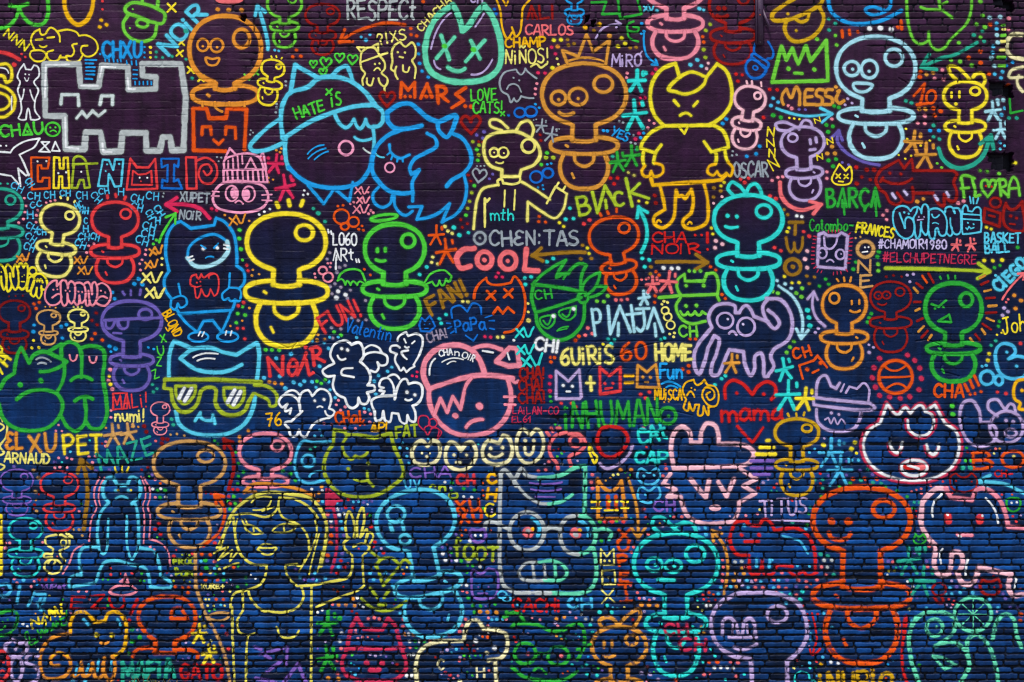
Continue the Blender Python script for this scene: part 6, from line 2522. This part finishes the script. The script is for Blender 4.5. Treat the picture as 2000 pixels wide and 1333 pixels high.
tr = nnode(nt, "ShaderNodeBsdfTransparent"); mx = nnode(nt, "ShaderNodeMixShader")
nt.links.new(at.outputs["Alpha"], mx.inputs[0]); nt.links.new(tr.outputs[0], mx.inputs[1]); nt.links.new(b.outputs[0], mx.inputs[2])
nt.links.new(mx.outputs[0], out.inputs["Surface"])

# the wall: purple at the top rolled down into navy and royal blue
mat_wall, nt, out, b = new_mat("painted_brick")
g, n1, n2 = grain(nt, b, .5)
sep = nnode(nt, "ShaderNodeSeparateXYZ"); nt.links.new(g.outputs["Position"], sep.inputs[0])
nw = nnode(nt, "ShaderNodeTexNoise"); nw.inputs["Scale"].default_value = 1.1; nw.inputs["Detail"].default_value = 5
nt.links.new(g.outputs["Position"], nw.inputs["Vector"])
add = nnode(nt, "ShaderNodeMath", operation='MULTIPLY_ADD'); add.inputs[1].default_value = 1.1
nt.links.new(nw.outputs["Fac"], add.inputs[0]); nt.links.new(sep.outputs["Z"], add.inputs[2])
ramp = nnode(nt, "ShaderNodeValToRGB")
mrz = nnode(nt, "ShaderNodeMapRange"); mrz.inputs["From Min"].default_value = .55; mrz.inputs["From Max"].default_value = .55 + 6.76
nt.links.new(add.outputs[0], mrz.inputs["Value"]); nt.links.new(mrz.outputs[0], ramp.inputs["Fac"])
WALLC = [(0.0, (4, 34, 74)), (.12, (5, 54, 110)), (.30, (5, 54, 110)), (.40, (3, 40, 87)), (.48, (3, 29, 68)), (.58, (4, 21, 54)), (.66, (19, 16, 47)), (.76, (40, 14, 44)), (.88, (45, 18, 47)), (1.0, (54, 28, 56))]
els = ramp.color_ramp.elements
while len(els) < len(WALLC): els.new(.5)
for e, (p, c) in zip(els, WALLC): e.position = p; e.color = (*lin(c), 1)
am = nnode(nt, "ShaderNodeAttribute", attribute_name="mask")
sm = nnode(nt, "ShaderNodeSeparateColor"); nt.links.new(am.outputs["Color"], sm.inputs[0])
# brick to brick tint
tv = nnode(nt, "ShaderNodeMapRange"); tv.inputs["To Min"].default_value = .22; tv.inputs["To Max"].default_value = 1.78
nt.links.new(sm.outputs["Green"], tv.inputs["Value"])
nm = nnode(nt, "ShaderNodeTexNoise"); nm.inputs["Scale"].default_value = 6; nm.inputs["Detail"].default_value = 7
nt.links.new(g.outputs["Position"], nm.inputs["Vector"])
tn = nnode(nt, "ShaderNodeMapRange"); tn.inputs["From Min"].default_value = .3; tn.inputs["From Max"].default_value = .7; tn.inputs["To Min"].default_value = .66; tn.inputs["To Max"].default_value = 1.35
nt.links.new(nm.outputs["Fac"], tn.inputs["Value"])
def streaks(nt, g, lo):
    mp = nnode(nt, "ShaderNodeMapping"); mp.inputs["Scale"].default_value = (9, 9, .55)
    nt.links.new(g.outputs["Position"], mp.inputs["Vector"])
    ns = nnode(nt, "ShaderNodeTexNoise"); ns.inputs["Scale"].default_value = 1; ns.inputs["Detail"].default_value = 6; ns.inputs["Roughness"].default_value = .6
    nt.links.new(mp.outputs[0], ns.inputs["Vector"])
    r = nnode(nt, "ShaderNodeMapRange"); r.inputs["From Min"].default_value = .36; r.inputs["From Max"].default_value = .56; r.inputs["To Min"].default_value = lo; r.inputs["To Max"].default_value = 1
    nt.links.new(ns.outputs["Fac"], r.inputs["Value"]); return r
sk = streaks(nt, g, .62)
tv2 = nnode(nt, "ShaderNodeMath", operation='MULTIPLY'); nt.links.new(tv.outputs[0], tv2.inputs[0]); nt.links.new(sk.outputs[0], tv2.inputs[1]); tv = tv2
tm = nnode(nt, "ShaderNodeMath", operation='MULTIPLY'); nt.links.new(tv.outputs[0], tm.inputs[0]); nt.links.new(tn.outputs[0], tm.inputs[1])
sc = nnode(nt, "ShaderNodeVectorMath", operation='SCALE'); nt.links.new(ramp.outputs[0], sc.inputs[0]); nt.links.new(tm.outputs[0], sc.inputs["Scale"])
# unpainted grimy mortar in the open joints, chips of bare brick, holes and the step's painted shadow
mj = nnode(nt, "ShaderNodeMix", data_type='RGBA')
mj.inputs["B"].default_value = (.006, .008, .013, 1)
nt.links.new(sm.outputs["Red"], mj.inputs["Factor"]); nt.links.new(sc.outputs[0], mj.inputs["A"])
nt.links.new(mj.outputs["Result"], b.inputs["Base Color"])
b.inputs["Roughness"].default_value = .5
b.inputs["Specular IOR Level"].default_value = .12
nt.links.new(b.outputs[0], out.inputs["Surface"])

def plain(name, rgb, rough=.7, scale=20, var=.25, metal=0):
    m, nt, out, b = new_mat(name)
    g, n1, n2 = grain(nt, b, .3)
    n2.inputs["Scale"].default_value = scale
    r = nnode(nt, "ShaderNodeValToRGB"); c = lin(rgb)
    r.color_ramp.elements[0].position = .3; r.color_ramp.elements[0].color = (*(c * (1 - var)), 1)
    r.color_ramp.elements[1].position = .7; r.color_ramp.elements[1].color = (*(c * (1 + var)), 1)
    nt.links.new(n2.outputs["Fac"], r.inputs["Fac"]); nt.links.new(r.outputs[0], b.inputs["Base Color"])
    b.inputs["Roughness"].default_value = rough; b.inputs["Metallic"].default_value = metal
    nt.links.new(b.outputs[0], out.inputs["Surface"])
    return m

# ------------------------------------------------------------------ mesh helpers
def link_mesh(name, verts, faces, mat, parent=None, smooth=False):
    me = bpy.data.meshes.new(name)
    verts = np.asarray(verts, np.float32); faces = np.asarray(faces, np.int32)
    me.vertices.add(len(verts)); me.vertices.foreach_set("co", verts.ravel())
    me.loops.add(faces.size); me.loops.foreach_set("vertex_index", faces.ravel())
    me.polygons.add(len(faces)); k = faces.shape[1]
    me.polygons.foreach_set("loop_start", np.arange(0, faces.size, k, dtype=np.int32))
    me.polygons.foreach_set("loop_total", np.full(len(faces), k, np.int32))
    if smooth: me.polygons.foreach_set("use_smooth", np.ones(len(faces), bool))
    me.update(calc_edges=True); me.validate()
    me.materials.append(mat)
    o = bpy.data.objects.new(name, me); scene.collection.objects.link(o)
    if parent: o.parent = parent
    return o
def set_col(me, name, arr):
    a = me.color_attributes.new(name, 'FLOAT_COLOR', 'POINT')
    a.data.foreach_set("color", np.asarray(arr, np.float32).ravel())
def empty(name, loc, label=None, cat=None):
    o = bpy.data.objects.new(name, None); scene.collection.objects.link(o); o.location = loc
    o.empty_display_size = .2
    if label: o["label"] = label
    if cat: o["category"] = cat
    return o
def box(bmv, bmf, x0, x1, y0, y1, z0, z1):
    n = len(bmv)
    bmv += [(x0, y0, z0), (x1, y0, z0), (x1, y1, z0), (x0, y1, z0), (x0, y0, z1), (x1, y0, z1), (x1, y1, z1), (x0, y1, z1)]
    bmf += [(n, n + 3, n + 2, n + 1), (n + 4, n + 5, n + 6, n + 7), (n, n + 1, n + 5, n + 4), (n + 1, n + 2, n + 6, n + 5), (n + 2, n + 3, n + 7, n + 6), (n + 3, n, n + 4, n + 7)]

SPLIT = 2070                    # right edge of the main wall
maskR = np.clip(joint_r * 1.15, 0, 1); maskR = np.maximum(maskR, .85 * pit_and_shade)  # holes and the step's painted shadow take the dark mortar colour
tint_f = .5 + .5 * np.clip(tint_b[bid] * (.25 + .75 * reveal) + .25 * n_mid, -1, 1)
tint_f = .5 + (tint_f - .5) * (.2 + .8 * np.maximum(low, .5 * top))

def wall_grid(c0, c1, yoff):
    """relief of the wall between two pixel columns, with sides and top going back"""
    i0, i1 = c0 - X0, c1 - X0 + 1
    n = i1 - i0
    xs = np.broadcast_to(((gx[i0:i1] - 1000) * S)[None, :], (H, n)); zs = np.broadcast_to(((GROUND - gy) * S)[:, None], (H, n))
    ys = yoff - hgt[:, i0:i1]
    v = np.stack([xs, ys, zs], -1).reshape(-1, 3)
    idx = np.arange(H * n).reshape(H, n)
    f = np.stack([idx[1:, :-1], idx[1:, 1:], idx[:-1, 1:], idx[:-1, :-1]], -1).reshape(-1, 4)
    m = np.stack([maskR[:, i0:i1], tint_f[:, i0:i1], reveal[:, i0:i1], np.ones((H, n))], -1).reshape(-1, 4)
    # skirts back to the body of the wall
    back = yoff + .30
    rims = [idx[:, -1], idx[::-1, 0], idx[0, ::-1]]
    vs, fs, ms = [v], [f], [m]; base = len(v)
    for rim in rims:
        q = v[rim].copy(); q[:, 1] = back
        k = np.arange(base, base + len(rim))
        vs.append(q); ms.append(m[rim]); base += len(rim)
        fs.append(np.stack([rim[:-1], k[:-1], k[1:], rim[1:]], -1)[:, ::-1])
    return np.vstack(vs), np.vstack(fs), np.vstack(ms)

wall = empty("graffiti_mural", (0, 0, 0), "tall brick wall painted purple to blue and covered in neon coloured doodles and lettering", "mural")
v, f, m = wall_grid(X0, SPLIT, 0.0)
o = link_mesh("brickwork", v, f, mat_wall, wall, True); set_col(o.data, "mask", m)

# ------------------------------------------------------------------ paint on the wall
HG = hgt
placed = []                     # (x0,y0,x1,y1,layer) so that overlapping coats lie one above the other
def coat(name, strokes, parent, label=None, ox=0.0, oy=0.0):
    r = paint_layers(strokes)
    if r is None: return None
    ax, ay, C, A = r
    sl = (slice(ay - Y0, ay - Y0 + A.shape[0]), slice(ax - X0, ax - X0 + A.shape[1]))
    A = A * cover[sl]
    keep = A > .03
    cell = keep[:-1, :-1] | keep[1:, :-1] | keep[:-1, 1:] | keep[1:, 1:]
    if not cell.any(): return None
    lay = 1 + max([l for (a, b_, c, d, l) in placed if a < ax + A.shape[1] and c > ax and b_ < ay + A.shape[0] and d > ay] or [0])
    placed.append((ax, ay, ax + A.shape[1], ay + A.shape[0], lay))
    use = np.zeros(A.shape, bool)
    use[:-1, :-1] |= cell; use[1:, :-1] |= cell; use[:-1, 1:] |= cell; use[1:, 1:] |= cell
    idx = np.full(A.shape, -1, np.int64); idx[use] = np.arange(use.sum())
    jj, ii = np.nonzero(use)
    y = -(HG[sl][use] + .0010 + .00006 * lay)
    vv = np.stack([(ii + ax - 1000) * S - ox, y - oy, (GROUND - (jj + ay)) * S], -1)
    cj, ci = np.nonzero(cell)
    ff = np.stack([idx[cj + 1, ci], idx[cj + 1, ci + 1], idx[cj, ci + 1], idx[cj, ci]], -1)
    o = link_mesh(name, vv, ff, mat_paint, parent, True)
    set_col(o.data, "col", np.concatenate([C[use], A[use][:, None]], -1))
    if label: o["label"] = label
    return o

def bbox(st): q = np.asarray(st[2]); w = (st[1] or 0) / 2; return q[:, 0].min() - w, q[:, 1].min() - w, q[:, 0].max() + w, q[:, 1].max() + w
def pieces(strokes):
    """groups of strokes that touch or lie inside one another"""
    n = len(strokes); bb = [bbox(t) for t in strokes]; g = list(range(n))
    def near(i, j):
        a, b_ = bb[i], bb[j]
        if a[2] < b_[0] - 2 or b_[2] < a[0] - 2 or a[3] < b_[1] - 2 or b_[3] < a[1] - 2: return False
        for u, v_ in ((a, b_), (b_, a)):
            if u[0] >= v_[0] and u[1] >= v_[1] and u[2] <= v_[2] and u[3] <= v_[3]: return True
        P, Q = resamp(strokes[i][2]), resamp(strokes[j][2])
        d = np.sqrt(((P[:, None] - Q[None]) ** 2).sum(-1)).min()
        return d < ((strokes[i][1] or 0) + (strokes[j][1] or 0)) / 2 + 2
    for i in range(n):
        for j in range(i):
            if g[i] != g[j] and near(i, j):
                old = g[i]; g = [g[j] if k == old else k for k in g]
    out = {}
    for k, t in zip(g, strokes): out.setdefault(k, []).append(t)
    return list(out.values())
def resamp(path):
    path = np.asarray(path, float); o_ = [path[:1]]
    for a, b_ in zip(path[:-1], path[1:]):
        k = max(1, int(np.hypot(*(b_ - a)) / 2)); o_.append(a + (b_ - a) * (np.arange(1, k + 1) / k)[:, None])
    return np.vstack(o_)
SINGLE = ('painted_dash', 'painted_bar', 'painted_cross')
for p in parts:
    par, ox, oy, name = wall, 0.0, 0.0, p.name
    if name in SINGLE:
        for q in pieces(p.strokes): coat(name, q, par)
        continue
    if name in ('painted_star', 'painted_letter', 'painted_mark') and len(pieces(p.strokes)) > 1 and not p.subs:
        gs = sorted(pieces(p.strokes), key=lambda q: -sum(np.ptp(np.asarray(t[2])[:, 0]) + np.ptp(np.asarray(t[2])[:, 1]) for t in q))
        m_ = coat(name, gs[0], par, p.label or None)
        for q in gs[1:]: coat('accent', q, m_ or par)
        continue
    main = coat(name.rstrip('*'), p.strokes, par, p.label or None, ox, oy) if p.strokes else None
    if main is None: continue
    if name.endswith('*'): main["kind"] = "stuff"
    for s in p.subs:
        if s.name in ('shield', 'handle', 'word', 'hat', 'cap', 'hair', 'cap_print', 'bandana', 'hood_face', 'hoodie', 'body', 'sunglasses', 'glasses', 'trousers', 'crown', 'lips'):
            coat(s.name, s.strokes, main, None, ox, oy); continue
        gs = pieces(s.strokes)
        low_i = max(range(len(gs)), key=lambda i: np.mean([np.asarray(t[2])[:, 1].mean() for t in gs[i]])) if gs else 0
        for i, q in enumerate(gs):
            nm = s.name if s.name != 'face' else ('mouth' if i == low_i and len(gs) > 1 else 'eye')
            coat(nm, q, main, None, ox, oy)

def dot_strokes(lst):
    return [(c, w * .9, np.array([(x - .08 * w, y - .03 * w), (x + .08 * w, y + .04 * w)])) for c, w, (x, y) in lst]
main_d = sorted([d for d in dots if d[2][0] < SPLIT - 4], key=lambda d: -d[1])
for d in main_d[:100]: coat("painted_dot", dot_strokes([d]), wall)
def coat_many(lst, parent, ox, oy):
    """all the small specks as one coat, rasterised speck by speck"""
    VV, FF, CC = [], [], []; n = 0
    for st in dot_strokes(lst):
        r = paint_layers([st])
        if r is None: continue
        ax, ay, C, A = r
        sl = (slice(ay - Y0, ay - Y0 + A.shape[0]), slice(ax - X0, ax - X0 + A.shape[1]))
        A = A * cover[sl]; h, w = A.shape
        if h < 2 or w < 2: continue
        jj, ii = np.mgrid[0:h, 0:w]
        VV.append(np.stack([(ii + ax - 1000) * S - ox, -(HG[sl] + .0009) - oy, (GROUND - (jj + ay)) * S], -1).reshape(-1, 3))
        idx = np.arange(h * w).reshape(h, w) + n
        keep = A > .03; cell = keep[:-1, :-1] | keep[1:, :-1] | keep[:-1, 1:] | keep[1:, 1:]
        FF.append(np.stack([idx[1:, :-1], idx[1:, 1:], idx[:-1, 1:], idx[:-1, :-1]], -1)[cell])
        CC.append(np.concatenate([C, A[..., None]], -1).reshape(-1, 4)); n += h * w
    o = link_mesh("painted_dots", np.vstack(VV), np.vstack(FF), mat_paint, parent, True)
    set_col(o.data, "col", np.vstack(CC)); o["kind"] = "stuff"
    return o
coat_many(main_d[100:], wall, 0.0, 0.0)

# ------------------------------------------------------------------ steel bracket bolted to the wall at the top edge
mat_steel = plain("painted_steel", (62, 40, 68), .5, 9, .3)
mat_bolt = plain("dull_bolt", (52, 40, 56), .45, 40, .3)
mat_red = plain("rusty_red_bolt", (150, 60, 50), .6, 40, .3)
br = empty("steel_bracket", (wx(1483), -.02, wz(88)), "flat purple steel bracket with bolts and a strut at the wall's top edge", "bracket")
bv, bf = [], []
box(bv, bf, -.031, .031, -.022, .010, 0.0, 88 * S + .28)
box(bv, bf, -.044, -.0312, -.034, .010, 0.0, 88 * S + .28)
link_mesh("plate", bv, bf, mat_steel, br)
sv = []
sv_pts = [(.031, .02), (.16, -.0), (.16, .035), (.031, .065)]
bv = []
for yy_ in (-.03, -.012):
    for (a_, b_) in [(.0325, 55 * S), (.085, 30 * S), (.095, 37 * S), (.0325, 68 * S)]: bv.append((a_, yy_, b_))
bf = [(0, 1, 2, 3), (7, 6, 5, 4), (0, 4, 5, 1), (1, 5, 6, 2), (2, 6, 7, 3), (3, 7, 4, 0)]
link_mesh("strut", bv, bf, mat_steel, br)
for (px, py, r, mt) in [(1483, 31, .008, mat_red), (1482, 20, .006, mat_bolt), (1484, 70, .006, mat_bolt), (1483, 84, .007, mat_bolt)]:
    bv, bf = [], []; n = 12
    cx, cz = wx(px) - wx(1483), wz(py) - wz(88)
    for k in range(n):
        t = 2 * math.pi * k / n
        bv.append((cx + r * math.cos(t), -.0225, cz + r * math.sin(t)))
    for k in range(n):
        t = 2 * math.pi * k / n
        bv.append((cx + r * .8 * math.cos(t), -.031, cz + r * .8 * math.sin(t)))
    me = bpy.data.meshes.new("bolt"); fl = [[k, (k + 1) % n, n + (k + 1) % n, n + k] for k in range(n)] + [list(range(2 * n - 1, n - 1, -1))]
    me.from_pydata(bv, [], [q[::-1] for q in fl]); me.materials.append(mt)
    ob = bpy.data.objects.new("bolt", me); scene.collection.objects.link(ob); ob.parent = br

# ------------------------------------------------------------------ pavement and the dry grass at the foot of the wall
mat_pave = plain("concrete_pavement", (112, 110, 106), .85, 6, .25)
n = 60
px = np.linspace(-60, 60, n); py = np.linspace(.28, -60, n)
V = np.array([(x, y, .002 * math.sin(x * 3.1) * math.cos(y * 2.3) - .004) for y in py for x in px])
I = np.arange(n * n).reshape(n, n)
F = np.stack([I[1:, :-1], I[1:, 1:], I[:-1, 1:], I[:-1, :-1]], -1).reshape(-1, 4)
gr = link_mesh("pavement", V, F, mat_pave); gr["kind"] = "structure"
mat_grass = plain("dry_grass", (150, 120, 70), .8, 30, .35)
mat_green = plain("green_grass", (92, 112, 48), .8, 30, .35)
def tuft(x, label, n, hmax, mt, seed):
    t = empty("grass_tuft", (wx(x), -.05, 0), label, "grass tuft")
    r = random.Random(seed)
    for nm, cnt, m_ in (("dry_blades", n, mt),) + (("seed_stalk", 1, mat_grass),) * 3:
        V, F = [], []
        for k in range(cnt):
            h = r.uniform(.4, 1) * hmax * (1.15 if nm == "seed_stalk" else .9); a = r.uniform(-1, 1) * h * .5; b_ = r.uniform(-.06, .02)
            w = r.uniform(.002, .0045); x0_, y0_ = r.uniform(-.10, .10), r.uniform(-.03, .02)
            prev = None
            for q in range(6):
                s_ = q / 5; ww = w * (1 - s_ * .85)
                if nm == "seed_stalk" and q >= 4: ww = w * 1.6
                cx, cy, cz = x0_ + a * s_ ** 1.8, y0_ + b_ * s_, h * s_ * (1 - .12 * s_)
                V += [(cx - ww, cy, cz), (cx + ww, cy + ww * .8, cz)]
                i = len(V) - 2
                if prev is not None: F.append((prev, prev + 1, i + 1, i))
                prev = i
        link_mesh(nm, V, F, m_, t)
tuft(300, "dry grass tuft at the foot of the wall below the amber cat's tail", 46, .20, mat_green, 3)
tuft(282, "thin bent dry stalks at the foot of the wall left of the grass tuft", 9, .23, mat_grass, 8)
tuft(330, "small tuft of straw coloured grass right of the green one", 16, .17, mat_grass, 15)
